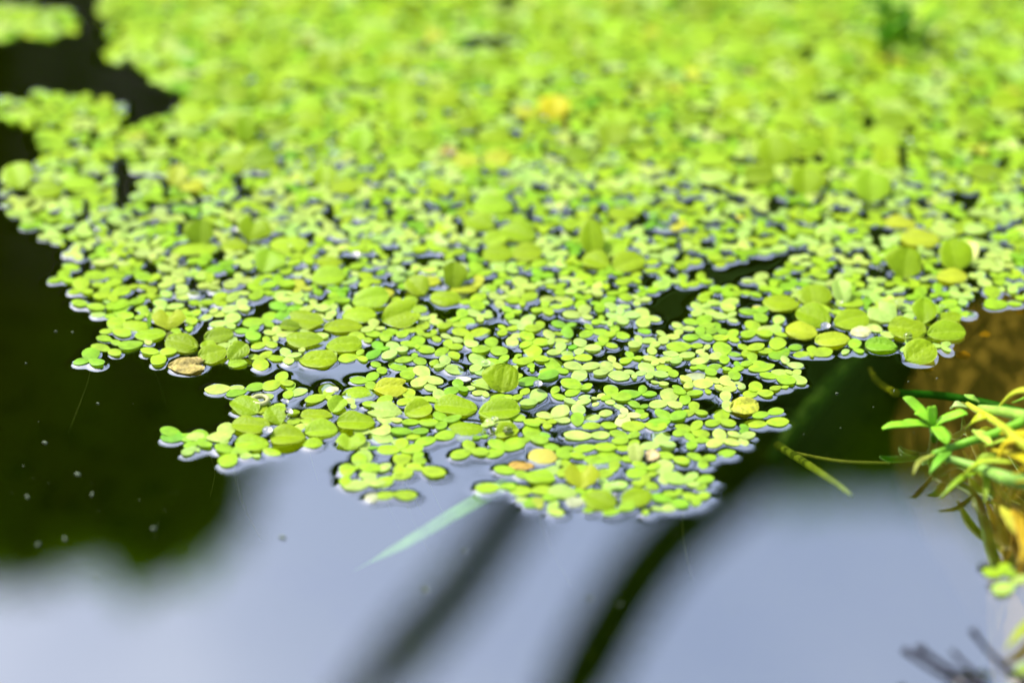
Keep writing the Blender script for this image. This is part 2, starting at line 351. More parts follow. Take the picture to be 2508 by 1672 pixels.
# (px, py, w, h, azimuth of midrib tip, tilt towards the viewer, colour, options)
LEAVES = {
 # plants: key = plant, value = (label, leaves)
 'a': ('floating fern with an upright round leaf and a heart leaf above a long flat leaf', [
   (493,568,76,64,90,48,FERN_D,{}), (620,562,86,58,80,40,FERN,dict(notch=.22,taper=.5)), (477,611,122,30,5,0,LIME,{}), (575,600,70,30,170,3,FERN,{})]),
 'b': ('floating fern of smooth pale oval leaves behind the heart leaf', [
   (707,598,96,44,175,6,LIME,{}), (654,638,80,58,80,30,LIME,{}), (804,678,82,46,10,10,LIME,{}), (806,640,70,26,170,4,FERN,{})]),
 'c': ('floating fern with a yellow-rimmed heart-shaped leaf standing up beside two pale leaves', [
   (414,782,82,52,90,36,FERN_Y,dict(notch=.34,taper=.62)), (332,795,70,32,175,8,LIME,dict(fold=4,cup=.10)), (368,818,76,30,185,0,LIME,{}), (366,786,12,40,90,40,MID,{})]),
 'd': ('floating fern of dark ribbed oval leaves clustered beside the brown decayed leaf', [
   (445,838,90,48,160,12,FERN_D,dict(fold=6,ribs=.00013)), (536,822,76,40,15,14,FERN_D,dict(ribs=.00013)), (520,864,74,46,20,16,FERN,dict(ribs=.00010)),
   (582,861,60,56,50,26,FERN,dict(ribs=.00014,taper=.4)), (582,889,48,22,180,4,LIME,dict(ribs=.00012)), (508,845,40,26,100,10,FERN,{})]),
 'e': ('floating fern of seven glossy leaves, two of them pointed, next to a small folded leaf', [
   (750,782,92,46,170,14,FERN,dict(notch=.1)), (746,829,92,44,175,14,FERN,dict(taper=.35)), (779,879,94,42,5,6,FERN,dict(ribs=.00014,nr=11)),
   (709,800,52,28,170,18,FERN_D,dict(fold=26)), (840,798,96,36,5,6,FERN,{}), (842,841,90,46,8,8,FERN,dict(ribs=.00013,nr=11)), (676,876,60,14,160,0,LIME,{})]),
 'f': ('floating fern with a large bilobed leaf and a blunt leaf pointing across the mat', [
   (907,729,94,58,15,22,LIME,dict(taper=.3)), (880,768,84,40,5,8,LIME,dict(fold=3,cup=.10)), (980,770,100,70,20,28,FERN,dict(notch=.22,taper=.3))]),
 'g': ('floating fern with an upright dark round leaf above an arched yellowish leaf', [
   (1112,673,62,66,90,50,FERN_D,{}), (1091,727,78,40,170,12,FERN,dict(cup=.12)), (1019,700,62,54,130,22,FERN,{}), (1050,690,60,24,10,2,FERN_Y,{}), (1135,708,66,18,0,0,FERN_Y,{})]),
 'h': ('floating fern with one large ribbed upright leaf standing over a smooth oval pair', [
   (1234,925,94,72,80,40,FERN,dict(ribs=.00016,nr=13,fold=4)), (1116,995,108,50,172,8,FERN,dict(fold=16)), (1223,1005,104,54,8,10,FERN,dict(fold=20,ribs=.00008)),
   (1144,1047,98,46,178,6,FERN,dict(fold=2,cup=.12)), (1241,1056,62,36,20,14,FERN,dict(fold=24)), (1185,940,70,22,165,0,PALE,{})]),
 'i': ('floating fern with a round fringed leaf leaning on a domed ribbed leaf', [
   (955,945,84,48,10,12,FERN_Y,dict(notch=.16,ribs=.0001,nr=12)), (878,961,84,36,4,4,LIME,dict(fold=2,cup=.12,ribs=.0001,nr=11)), (944,1004,86,40,170,6,PALE,dict(notch=.2,taper=.3)),
   (1023,1000,72,48,28,14,FERN,dict(fold=18))]),
 'j': ('floating fern row of six smooth folded oval leaves along the mat edge over reflected sky', [
   (614,1039,94,46,175,6,FERN,dict(fold=16)), (706,1067,88,52,178,8,FERN,dict(fold=20)), (617,1084,84,40,176,4,LIME,dict(fold=14)), (787,1054,82,42,8,6,LIME,dict(fold=18)),
   (872,1032,94,48,178,8,FERN,dict(fold=20)), (775,1016,80,28,176,3,FERN,dict(fold=10)), (856,1080,74,42,90,12,LIME,dict(notch=.25)), (766,1087,50,24,10,0,LIME,{})]),
 'k': ('floating fern with a three-cornered leaf and a leaning oval leaf beside a ring-shaped bubble', [
   (599,994,86,48,150,14,FERN,{}), (675,1016,66,48,120,22,FERN,dict(taper=.5)), (637,1000,40,26,30,8,FERN,{}), (828,991,48,42,60,18,LIME,dict(fold=22)), (718,1009,34,12,10,0,FERN,{})]),
 'l': ('floating fern rosette of six smooth yellow-green leaves behind the reflected sky strip', [
   (1989,722,90,54,95,20,FERN,dict(fold=5)), (1914,739,92,40,172,5,FERN,dict(fold=5)), (1991,774,94,56,152,16,FERN,dict(ribs=.00008)), (2084,780,94,50,22,12,FERN,dict(ribs=.00006)),
   (1963,808,82,44,160,10,FERN_Y,dict(fold=4,cup=.1)), (2039,830,88,38,8,6,FERN_Y,dict(ribs=.00013))]),
 'm': ('floating fern rosette of strongly ribbed leaves at the mat corner by orange debris', [
   (2222,804,96,58,168,14,FERN,dict(ribs=.00014,nr=11)), (2318,813,96,50,6,12,FERN,dict(ribs=.00014,nr=11)), (2159,842,80,42,170,10,MID,dict(ribs=.00016,nr=11,taper=.3)),
   (2254,861,92,58,35,18,FERN,dict(ribs=.00015,nr=11)), (2264,761,70,62,85,34,FERN,dict(taper=.3)), (2325,777,66,30,20,8,FERN,{})]),
 'n': ('floating fern with pale folded leaves between the two rosettes', [
   (2061,714,50,62,100,30,PALE,dict(fold=28)), (2082,739,72,30,5,4,LIME,{}), (2168,764,76,52,130,16,PALE,dict(notch=.2))]),
 'o': ('floating fern tuft of large upright lime leaves among pale yellow leaves', [
   (2220,643,94,76,80,44,FERN,dict(fold=10)), (2254,582,98,46,175,10,FERN_Y,{}), (2336,625,92,76,100,42,FERN,{}), (2332,677,78,36,5,8,FERN_Y,{}), (2204,546,84,30,175,4,FERN_Y,{})]),
 'p': ('floating fern of whitish-yellow flat leaves next to the upright lime tuft', [
   (2311,564,64,36,150,8,PALE,{}), (2372,611,58,48,120,20,(.66,.70,.24),{}), (2411,645,68,26,175,4,PALE,{}), (2390,560,60,24,10,2,PALE,{})]),
 'q': ('floating fern heap of overlapping blunt leaves with a tall curled leaf beside dark water', [
   (1448,582,62,96,95,48,FERN,{}), (1540,643,94,48,25,14,FERN,{}), (1501,603,84,44,20,20,LIME,{}), (1526,521,76,34,170,10,FERN,{}), (1460,640,80,40,150,10,FERN,{})]),
 'r': ('floating fern heap of overlapping yellow-green oval leaves behind the small duckweed', [
   (1219,621,76,42,175,8,FERN,{}), (1291,618,76,44,10,10,FERN,{}), (1173,546,80,44,160,12,FERN,{}), (1269,571,92,50,160,12,FERN,{}), (1215,585,70,36,30,12,LIME,{}), (1208,500,98,54,175,16,LIME,{})]),
 's': ('floating fern with a yellow heart-shaped leaf and two glossy leaves at the mat tip', [
   (1425,1166,88,62,90,34,FERN_Y,dict(notch=.3,taper=.55)), (1471,1223,86,52,155,16,FERN,dict(fold=8)), (1558,1214,88,44,24,12,FERN,dict(fold=8)), (1322,1168,78,32,170,4,LIME,{}), (1377,1203,76,34,165,4,PALE,{})]),
 't': ('floating fern of blurred rounded leaves, one of them tilted upright, deep in the mat', [
   (1889,368,108,80,95,34,FERN,{}), (1972,443,94,68,90,34,FERN,{}), (2132,457,98,76,90,38,LIME,{}), (1750,432,88,38,175,4,PALE,{}), (1740,386,84,38,10,6,LIME,{}), (1779,303,84,52,20,20,FERN,{})]),
 'u': ('floating fern with one golden yellow leaf standing among green duckweed', [
   (1358,262,84,58,85,34,(.50,.44,.01),{}), (1290,275,70,26,170,4,YEL,{})]),
 'v': ('floating fern with olive-yellow leaves by a bright water drop', [
   (1219,386,74,38,20,12,YEL,{}), (1140,392,70,34,165,8,YEL,{}), (1100,370,50,24,150,4,BROWN,{})]),
 'w': ('floating fern of upright round leaves beside the dark channel', [
   (660,228,74,58,90,40,FERN,{}), (471,282,86,48,170,14,LIME,{}), (604,314,58,74,95,44,FERN,{}), (560,300,60,40,150,14,FERN,{})]),
 'x': ('floating fern of three round pale leaves on the outlying arm of the mat', [
   (114,464,84,48,175,8,FERN,{}), (193,446,84,38,5,6,LIME,{}), (40,430,84,62,110,24,LIME,{})]),
 'y': ('floating fern with a yellowing leaf among pale duckweed', [
   (432,428,56,54,80,30,YEL,{}), (470,455,60,30,10,4,YEL,{})]),
 'z': ('floating fern with blunt leaves behind the smooth pale ovals', [
   (790,428,70,54,90,26,FERN,{}), (887,343,78,64,90,30,LIME,{}), (840,460,70,36,170,8,FERN,{})]),
}
# loose single leaves: (name, label, category, spec)
SINGLES = [
 ('decayed_leaf', 'brown decaying two-lobed fern leaf at the mat edge by dark water', 'leaf', (457,893,92,42,5,4,BROWN,dict(notch=.25,ribs=.0002,nr=7)), M_DEAD),
 ('withered_leaf', 'yellow lacy withered leaf with brown veins at the mat edge', 'leaf', (1822,993,76,46,15,10,YEL,dict(ribs=.00022,nr=6)), M_DEAD),
 ('peach_leaf', 'peach and yellow faded round leaf near the mat tip', 'leaf', (1329,1116,72,42,170,10,(.46,.42,.06),dict(fold=4,cup=.1)), M_LEAF),
 ('rusty_leaf', 'flat rust-orange leaf scrap below the peach leaf', 'leaf', (1277,1138,64,20,175,0,(.30,.20,.03),dict(fold=2)), M_DEAD),
 ('white_leaf', 'bleached white narrow frond lying on the mat', 'leaf', (1702,920,54,20,10,0,WHITE,dict(fold=4)), M_FROND),
 ('bleached_leaf', 'small bleached white leaf tucked under the glossy fern leaves', 'leaf', (1408,1226,48,26,150,4,WHITE,dict(fold=4)), M_FROND),
 ('pinkish_leaf', 'small pinkish brown rotted leaf among pale fronds', 'leaf', (1598,1113,36,30,60,14,PINK,dict(fold=6)), M_DEAD),
 ('pale_leaf', 'pale upright leaf beside the pinkish rotted leaf', 'leaf', (1558,1108,42,50,95,30,(.36,.44,.10),dict(fold=10)), M_LEAF),
 ('bleached_leaf', 'round bleached frond on the edge of the small tongue of duckweed', 'leaf', (911,1216,36,24,0,2,WHITE,dict(fold=3)), M_FROND),
 ('cream_leaf', 'cream coloured shrivelled leaf beside the pale fern leaf', 'leaf', (812,953,40,14,20,0,(.42,.40,.22),dict(fold=6)), M_DEAD),
 ('silvery_leaf', 'silvery grey dry frond lying before the upright ribbed leaf', 'leaf', (1135,926,40,12,170,0,(.5,.5,.42),dict(fold=6)), M_DEAD),
 ('pale_pink_leaf', 'pale pinkish dry leaf between the two rosettes', 'leaf', (2110,812,56,26,20,4,(.40,.40,.18),dict(fold=5)), M_DEAD),
]
fern_group = 'floating fern plants in the duckweed mat'
def place_leaf(spec, parent=None, mat=M_LEAF, name='leaf', seed=0):
    px, py, w, h, az, tilt, col, kw = spec
    p = W(px, py); s = depth(p)/F_PX
    e = math.asin(-ray(px, py).z)
    X = w*s; Y = h*s/math.sin(min(e+RAD(tilt), 1.5))
    a = RAD(az)
    L = 1/math.sqrt((math.cos(a)/X)**2+(math.sin(a)/Y)**2)
    Wd = 1/math.sqrt((math.sin(a)/X)**2+(math.cos(a)/Y)**2)
    kw = dict(kw)
    me = leaf_mesh(L, Wd, seed=seed, **kw)
    me.materials.append(mat)
    ti = RAD(tilt)
    ht = Y/2*math.sin(ti)                       # lift so the lower edge rests on the water
    # true centre: slide along the line of sight so a raised leaf still sits where it is seen
    d = ray(px, py); c = p + d*(-(ht+.0003)/(-d.z))
    M = Matrix.Translation(c) @ Matrix.Rotation(ti, 4, 'X') @ Matrix.Rotation(a, 4, 'Z') @ Matrix.Translation((-L/2, 0, 0))
    o = link(name, me, None)
    if parent is not None:
        o.parent = parent
        o.matrix_local = Matrix.Translation(-parent.location) @ M
    else:
        o.matrix_world = M
    o.color = vary(col, .06)
    # wetted footprint
    poly = []
    for k in range(18):
        t = 2*math.pi*k/18
        q = M @ Vector((L/2+L/2*.93*math.cos(t), Wd/2*.93*math.sin(t), 0))
        if tilt > 18:                           # only the low part touches
            yy = c.y + (q.y-c.y) if q.y < c.y else c.y
            poly.append((q.x, min(yy, c.y)))
        else: poly.append((q.x, q.y))
    return o, poly, c

leaf_pts = []
todo_stamp = []
sd_ = 100
fern_roots = {}
for key, (label, leaves) in LEAVES.items():
    cen = sum((W(l[0], l[1]) for l in leaves), Vector())/len(leaves)
    root = tag(empty('floating_fern', cen), label, 'floating fern', fern_group)
    fern_roots[key] = root
    for l in leaves:
        sd_ += 1
        o, poly, c = place_leaf(l, root, seed=sd_)
        todo_stamp.append((poly, rnd.uniform(.0, .00025)))
        leaf_pts.append((c.x, c.y))
        # petiole from the leaf to the common stem under the water
    v, f = [], []
    for l in leaves:
        b = W(l[0], l[1])
        vv, ff = tube([(cen.x-cen.x, 0, -.003), ((b-cen).x*.6, (b-cen).y*.6, -.0025), ((b-cen).x, (b-cen).y, -.0003)], [.0005, .0005, .0004], 6)
        k = len(v); v += vv; f += [tuple(i+k for i in q) for q in ff]
    st = link('stem', mesh('stem', v, f), M_STALK, root); st.color = (.20, .26, .05, 1)
for name, label, cat, spec, mat in SINGLES:
    sd_ += 1
    o, poly, c = place_leaf(spec, None, mat, name, sd_)
    tag(o, label, cat)
    todo_stamp.append((poly, rnd.uniform(.0, .00025)))
for poly, h in todo_stamp: stamp(poly, h)

# --- duckweed -------------------------------------------------------------
def frond_mesh(L, Wd, dome=.10, seed=0, seg=16, rings=4):
    """one duckweed frond: egg-shaped, narrow end at the node (x=0), gently domed with a thick wet rim"""
    r = random.Random(seed)
    v, f, out = [(L*.48, 0, L*dome)], [], []
    k1, k2 = r.uniform(-.07, .07), r.uniform(0, 6); wv = r.uniform(-.022, .022); bow = r.uniform(-.06, .05)
    for q in range(1, rings+1):
        s = q/rings
        for k in range(seg):
            a = 2*math.pi*k/seg
            ca, sa = math.cos(a), math.sin(a)
            x = .52*ca*(1+k1*math.cos(2*a+k2)); y = sa*(.5+.05*ca)*(1-.16*max(ca,0)**3)*(1-.22*max(-ca,0)**3)*(1+k1*math.sin(3*a+k2))
            z = dome*(1-s**2.6) + wv*math.cos(2*a+k2)*s*s + .022*math.exp(-(y*s/.10)**2)*(1-s)*s*2 + bow*(x*s)**2
            v.append((L*(.48+x*s), Wd*y*s, L*z))
            if q == rings: out.append((L*(.48+x), Wd*y))
    for k in range(seg): f.append((0, 1+k, 1+(k+1) % seg))
    for q in range(rings-1):
        for k in range(seg):
            a = 1+q*seg+k; b = 1+q*seg+(k+1) % seg
            f.append((a, a+seg, b+seg, b))
    last = 1+(rings-1)*seg; base = len(v)
    for k in range(seg): v.append(v[last+k])
    for k in range(seg):
        x, y, z = v[last+k]; v.append((L*.48+(x-L*.48)*.93, y*.93, z-.00026))
    for k in range(seg):
        k2_ = (k+1) % seg; f.append((base+k, base+seg+k, base+seg+k2_, base+k2_))
    return v, f, out
FR = []          # frond variants of unit-ish size (metres)
for i in range(26):
    r = random.Random(500+i)
    L = .0039*r.uniform(.74, 1.16); Wd = L*r.uniform(.60, .78)
    v, f, out = frond_mesh(L, Wd, r.uniform(.008, .030), 500+i)
    me = mesh('frond', v, f); me.materials.append(M_FROND)
    lv, lf, _ = frond_mesh(L, Wd, r.uniform(.008, .030), 500+i, seg=10, rings=2)
    FR.append((me, np.array(out), np.array(lv), lf))

def plant_layout(n, mode, r, size=1.0):
    """list of (variant, angle, scale, dz, roll) about the node"""
    if mode == 't': base = [90, 205, 335, 270]
    elif mode == 'i': base = [270, 25, 155, 90]
    elif mode == 'h': base = [180, 0, 80, 280]
    elif mode == 'v': base = [90, 270, 0, 180]
    elif mode == 'd': base = [150, -30, 60, 240]
    elif mode == 'u': base = [210, 30, 130, 300]
    else:
        a0 = r.uniform(0, 360); base = [a0, a0+r.uniform(105, 150), a0+r.uniform(215, 260), a0+r.uniform(290, 320)]
        if n == 2: base = [a0, a0+r.choice([r.uniform(85, 130), r.uniform(150, 200)])]
    out = []
    for k in range(n):
        sc = size*(1.0 if k == 0 else r.uniform(.72, 1.0)) * (r.uniform(.45, .7) if k == 3 else 1)
        out.append((r.randrange(len(FR)), RAD(base[k]+r.uniform(-12, 12)), sc, r.uniform(0, .00018)+.00008*k, RAD(r.uniform(-4, 4)), RAD(r.uniform(-4, 3))))
    return out
PLANTS = []      # dicts
def outlines(x, y, lay):
    res = []
    for (vi, a, sc, dz, ro, pi_) in lay:
        O = FR[vi][1]*sc; c, s = math.cos(a), math.sin(a)
        res.append(np.stack([x+O[:, 0]*c-O[:, 1]*s, y+O[:, 0]*s+O[:, 1]*c], 1))
    return res
def add_plant(x, y, lay, col, hand=False):
    z0 = rnd.uniform(.00012, .00036)
    pl = dict(x=x, y=y, lay=lay, col=col, z=z0, hand=hand)
    for (O, l) in zip(outlines(x, y, lay), lay): stamp(O*.95+O.mean(0)*.05, z0*rnd.uniform(.4, 1.0)+.00003)
    PLANTS.append(pl)

HAND = [
 (562,954,2,'h',PALE),(604,955,2,'u',MID),(688,939,3,'t',LIME),(710,960,2,'v',LIME),(752,957,1,'u',PALE),(796,972,3,'t',LIME),
 (440,1070,2,'d',MID),(486,1088,3,'t',MID),(508,1074,2,'h',PALE),(548,1072,2,'v',PALE),(568,1112,3,'i',LIME),(455,1074,1,'h',DEEP),
 (893,1104,2,'v',PALE),(882,1144,3,'t',LIME),(850,1170,2,'v',LIME),(902,1188,3,'h',PALE),(962,1172,2,'u',LIME),(966,1214,2,'h',LIME),
 (981,1141,2,'v',LIME),(1035,1152,2,'d',LIME),(981,1104,3,'h',LIME),(1009,1062,2,'h',MID),(1067,1076,2,'u',LIME),(960,1083,2,'d',PALE),
 (908,1061,2,'h',PALE),(945,1040,2,'v',PALE),(1027,1036,2,'h',LIME),(920,1158,2,'u',PALE),
 (1152,1106,3,'t',LIME),(1234,1104,3,'u',LIME),(1300,1077,3,'t',LIME),(1284,1033,2,'d',LIME),(1356,1025,3,'d',PALE),(1411,992,3,'i',PALE),
 (1469,1020,2,'u',PALE),(1414,1045,1,'v',MID),(1472,1043,2,'h',LIME),(1448,1070,2,'h',PALE),(1537,1075,3,'u',LIME),(1457,1098,2,'h',LIME),
 (1433,1124,2,'d',LIME),(1521,1126,2,'h',LIME),(1616,1089,3,'t',PALE),(1650,1124,2,'d',LIME),(1583,1152,3,'u',LIME),(1503,1157,2,'t',LIME),
 (1622,1165,2,'v',PALE),(1680,1184,3,'d',PALE),(1645,1228,2,'d',MID),(1518,1251,2,'u',LIME),(1224,1195,2,'h',LIME),(1261,1160,2,'d',LIME),
 (1301,1204,2,'h',LIME),(1329,1224,2,'u',MID),(1641,1031,3,'u',MID),(1696,1056,3,'d',LIME),(1580,1044,2,'h',LIME),(1635,988,3,'t',PALE),
 (1680,969,3,'i',LIME),(1570,966,3,'h',MID),(1497,973,3,'t',LIME),(1420,957,3,'u',LIME),(1316,986,2,'t',PALE),(1319,930,2,'u',DEEP),
 (1362,909,3,'t',LIME),(1307,879,3,'t',LIME),(1322,1248,1,'v',YEL),
 (1904,926,2,'d',LIME),(1893,897,1,'u',LIME),(1843,890,3,'t',LIME),(1764,940,3,'d',PALE),(1986,868,4,'h',LIME),(1897,861,3,'h',LIME),
 (1932,858,2,'u',MID),(1850,815,3,'t',LIME),(1888,803,1,'u',PALE),(1711,797,3,'d',LIME),(1882,1014,2,'u',LIME),(1879,1037,2,'h',LIME),
 (1778,986,2,'v',PALE),(1764,1034,3,'t',LIME),(1700,1010,3,'t',LIME),(1735,880,3,'u',PALE),(1690,850,2,'h',LIME),(1775,873,2,'v',LIME),
 (2430,734,2,'v',LIME),(2468,747,2,'h',LIME),(1800,1107,1,'u',MID),
 (221,886,3,'t',MID),(268,860,2,'d',LIME),(273,836,2,'d',LIME),(279,811,3,'t',LIME),(389,870,3,'i',LIME),(350,843,1,'u',MID),
 (214,751,2,'d',LIME),(286,771,3,'t',LIME),(314,748,3,'u',LIME),(200,714,3,'t',LIME),(257,704,3,'i',LIME),(154,684,3,'t',LIME),
 (193,662,1,'d',LIME),(262,680,3,'h',LIME),(2455,1408,3,'h',LIME),(2480,1432,2,'u',PALE),
]
for (px, py, n_, mode, col) in HAND:
    p = W(px, py)
    add_plant(p.x, p.y, plant_layout(n_, mode, rnd, 1.16), vary(col, .08), True)

k_ = 2508/2352
MAT_POLY = [(245,-40),(245,150),(330,165),(385,205),(425,240),(400,258),(320,285),(275,300),(285,240),(130,210),(60,225),(-60,230),(-60,275),(0,268),(85,320),(85,378),
 (10,385),(0,490),(45,500),(60,548),(135,562),(132,590),(190,602),(150,622),(105,645),(165,662),(172,700),(225,742),(215,790),(188,842),(262,822),(330,800),(372,850),
 (440,862),(480,842),(560,852),(620,842),(700,842),(790,832),(850,850),(830,868),(760,880),(690,872),(620,865),(560,885),(500,888),(540,950),(530,990),(395,1000),(430,1045),
 (540,1066),(610,1050),(640,1032),(720,1028),(800,1030),(832,1060),(778,1100),(830,1135),(930,1146),(935,1110),(1010,1090),(970,1060),(1000,1042),(1060,1050),(1160,1060),
 (1140,1110),(1150,1155),(1230,1180),(1330,1178),(1470,1186),(1590,1165),(1635,1135),(1610,1080),(1640,1045),(1690,1035),(1780,980),(1805,940),(1760,925),(1780,905),(1850,890),
 (1830,840),(1900,828),(1990,805),(2090,825),(2160,820),(2215,785),(2230,745),(2215,700),(2262,680),(2300,700),(2420,712),(2600,700),(2600,-300),(-200,-300),(-200,-40),(-60,-40)]
ISLES = [[(-60,15),(60,18),(180,25),(175,80),(120,98),(60,85),(-60,110)]]
HOLES = [[(1475,700),(1540,662),(1600,655),(1612,690),(1590,722),(1545,738),(1485,732)], [(1632,628),(1680,600),(1740,588),(1830,578),(1800,615),(1720,632),(1670,655)],
         [(1405,780),(1432,785),(1425,840),(1408,835)], [(255,365),(300,360),(315,420),(300,480),(262,470)],
         [(-200,-300),(240,-300),(240,-40),(-200,-40)], [(560,872),(700,866),(800,848),(845,862),(780,884),(700,880),(600,884)],
         [(1000,1000),(1060,990),(1080,1040),(1000,1050)], [(1075,290),(1110,290),(1110,325),(1080,325)], [(1060,92),(1100,85),(1180,90),(1185,108),(1110,112),(1075,125)], [(1130,-10),(1190,-10),(1190,22),(1135,15)], [(490,85),(545,85),(545,108),(500,108)], [(1880,225),(1925,220),(1925,250),(1890,250)]]
def inpoly(x, y, P):
    c = False; j = len(P)-1
    for i in range(len(P)):
        if (P[i][1] > y) != (P[j][1] > y) and x < (P[j][0]-P[i][0])*(y-P[i][1])/(P[j][1]-P[i][1])+P[i][0]: c = not c
        j = i
    return c
def topix(x, y, z=0.0):
    d = Vector((x, y, z))-CAM; zc = d.dot(FWD)
    return CXP+F_PX*d.dot(RIGHT)/zc, CYP-F_PX*d.dot(UP)/zc
def in_mat(x, y):
    px, py = topix(x, y); a, b = px/k_, py/k_
    if any(inpoly(a, b, H) for H in HOLES): return False
    return inpoly(a, b, MAT_POLY) or any(inpoly(a, b, I) for I in ISLES)

def pick_colour(py):
    u = rnd.random()
    if u < (.46 if py > 420 else .22): c = PALE
    elif u < .88: c = LIME
    elif u < .965: c = MID
    elif u < .98: c = DEEP
    elif u < .988: c = (.40, .45, .03)
    else: c = (.40, .50, .14)
    return vary(c, .10)
def fill(tries, n_choices, size, tol_near, tol_far, edge=True):
    for _ in range(tries):
        y = rnd.uniform(Y0, Y1); x = rnd.uniform(-.145, .145)
        px, py = topix(x, y)
        if px < -130 or px > 2640: continue
        if not in_mat(x, y): continue
        far = min(max((520-py)/400, 0), 1)
        tol = tol_near+(tol_far-tol_near)*far
        lay = plant_layout(rnd.choice(n_choices), None, rnd, rnd.uniform(*size))
        outs = outlines(x, y, lay)
        if max(cover(O) for O in outs) > tol: continue
        if edge:
            mid = [O.mean(0) for O in outs]
            if not all(in_mat(m[0], m[1]) for m in mid): continue
        add_plant(x, y, lay, pick_colour(py))
fill(24000, [3, 3, 3, 3, 4], (.90, 1.12), .14, .42)
fill(24000, [3, 3, 2], (.78, 1.0), .18, .52)
fill(10000, [2, 2, 1], (.55, .9), .18, .60)

# extra raised leaves in the far, crowded part of the mat
far_leaves = []
for _ in range(1500):
    px, py = rnd.uniform(250, 2560), rnd.uniform(-40, 430)
    if len(far_leaves) >= 95: break
    if px < 480 and py > 150: continue
    if any(abs(px-q[0]) < 62 and abs(py-q[1]) < 36 for q in far_leaves): continue
    if any(abs(px-l[0]) < 70 and abs(py-l[1]) < 50 for _, ls in LEAVES.values() for l in ls): continue
    p = W(px, py)
    if not in_mat(p.x, p.y): continue
    far_leaves.append((px, py, rnd.uniform(60, 95), rnd.uniform(34, 62), rnd.choice([rnd.uniform(150, 200), rnd.uniform(-20, 25), 90]), rnd.uniform(6, 36), rnd.choice([FERN, FERN, LIME, FERN_D]), {}))
used = set()
FARLAND = [((1358,262),'near the golden yellow leaf'),((1889,368),'near the large tilted round leaves'),((660,228),'near the upright leaves by the dark channel'),((1219,386),'near the olive-yellow leaves'),
 ((887,343),'near the blunt leaves of the open mat'),((2376,190),'near a bright drop in the crowded mat'),((300,60),'along the dark channel'),((2132,457),'near the pale leaf standing upright')]
def far_place(l):
    b = min(FARLAND, key=lambda q: math.hypot(q[0][0]-l[0], 1.8*(q[0][1]-l[1])))
    if math.hypot(b[0][0]-l[0], 1.8*(b[0][1]-l[1])) < 330: return b[1]
    return 'deep in the crowded mat' if l[1] > 140 else 'in the crowded mat towards the far bank'
for i, l in enumerate(far_leaves):
    if i in used: continue
    pal = [j for j in range(i, len(far_leaves)) if j not in used and math.hypot(far_leaves[j][0]-l[0], far_leaves[j][1]-l[1]) < 150][:4]
    used.update(pal)
    cen = sum((W(far_leaves[j][0], far_leaves[j][1]) for j in pal), Vector())/len(pal)
    root = tag(empty('floating_fern', cen), ('blurred floating fern of %s %s' % ({1: 'one raised green leaf', 2: 'two raised green leaves', 3: 'three raised green leaves', 4: 'four raised green leaves'}[len(pal)], far_place(l))), 'floating fern', fern_group)
    for j in pal:
        sd_ += 1
        o, poly, c = place_leaf(far_leaves[j], root, seed=sd_); stamp(poly, .0001)

# --- the 300 duckweed plants that show largest become things, the rest one mass
for p in PLANTS:
    px, py = topix(p['x'], p['y'])
    p['px'] = (px, py); p['in'] = (-10 < px < 2518 and -10 < py < 1682)
    p['size'] = F_PX/depth(Vector((p['x'], p['y'], 0)))*sum(l[2]**2 for l in p['lay'])**.25*(1 if p['in'] else 0)

order = sorted([p for p in PLANTS if p['in']], key=lambda p: (-p['px'][1]))
chosen = order[:300]; cid = set(id(p) for p in chosen)

LAND = [  # things one can find, with the phrase used in labels
 ((414,785), 'the yellow-rimmed heart leaf'), ((457,893), 'the brown decayed leaf'), ((1234,925), 'the large ribbed upright leaf'),
 ((1116,995), 'the smooth oval leaf pair'), ((1425,1166), 'the yellow heart leaf'), ((1822,993), 'the yellow lacy withered leaf'),
 ((1991,774), 'the smooth yellow-green rosette'), ((2222,804), 'the strongly ribbed rosette'), ((1702,920), 'the bleached white frond'), ((955,945), 'the round fringed leaf'),
 ((706,1067), 'the row of folded oval leaves'), ((637,985), 'the ring-shaped bubble'), ((779,879), 'the ribbed leaves over dark water'), ((1329,1116), 'the peach coloured leaf'),
 ((1598,1113), 'the pinkish rotted leaf'), ((980,770), 'the large bilobed fern leaf'), ((1112,673), 'the upright dark round leaf'), ((1471,1223), 'the two glossy tip leaves'),
 ((1219,600), 'the heap of overlapping oval leaves'), ((1490,600), 'the heap with the tall curled leaf'), ((654,638), 'the smooth pale oval leaves'), ((2061,714), 'the pale folded leaves'), ((820,640), 'the blunt pale leaf'),
 ((2245,640), 'the upright lime tuft'), ((750,800), 'the glossy pointed leaves'), ((895,760), 'the domed leaf'), ((1640,720), 'the dark water hole'), ((493,568), 'the upright round leaf'),
 ((445,838), 'the dark ribbed oval leaves'), ((911,1216), 'the round bleached frond'),
]
def tone(c):
    if c[0] > .6 and c[2] > .35: return 'whitish'
    if c[0] > .82*c[1] and c[2] < .06: return 'yellowish'
    if c[2] > .055: return 'pale green'
    if c[0] < .160: return 'deep green'
    if c[0] < .205: return 'mid green'
    return 'lime green'
NW = {1: 'one frond', 2: 'two fronds', 3: 'three fronds', 4: 'four fronds'}
def edge_of(p):
    hit = 0
    for k in range(12):
        a = k*math.pi/6
        if not in_mat(p['x']+.007*math.cos(a), p['y']+.007*math.sin(a)): hit += 1
    return hit
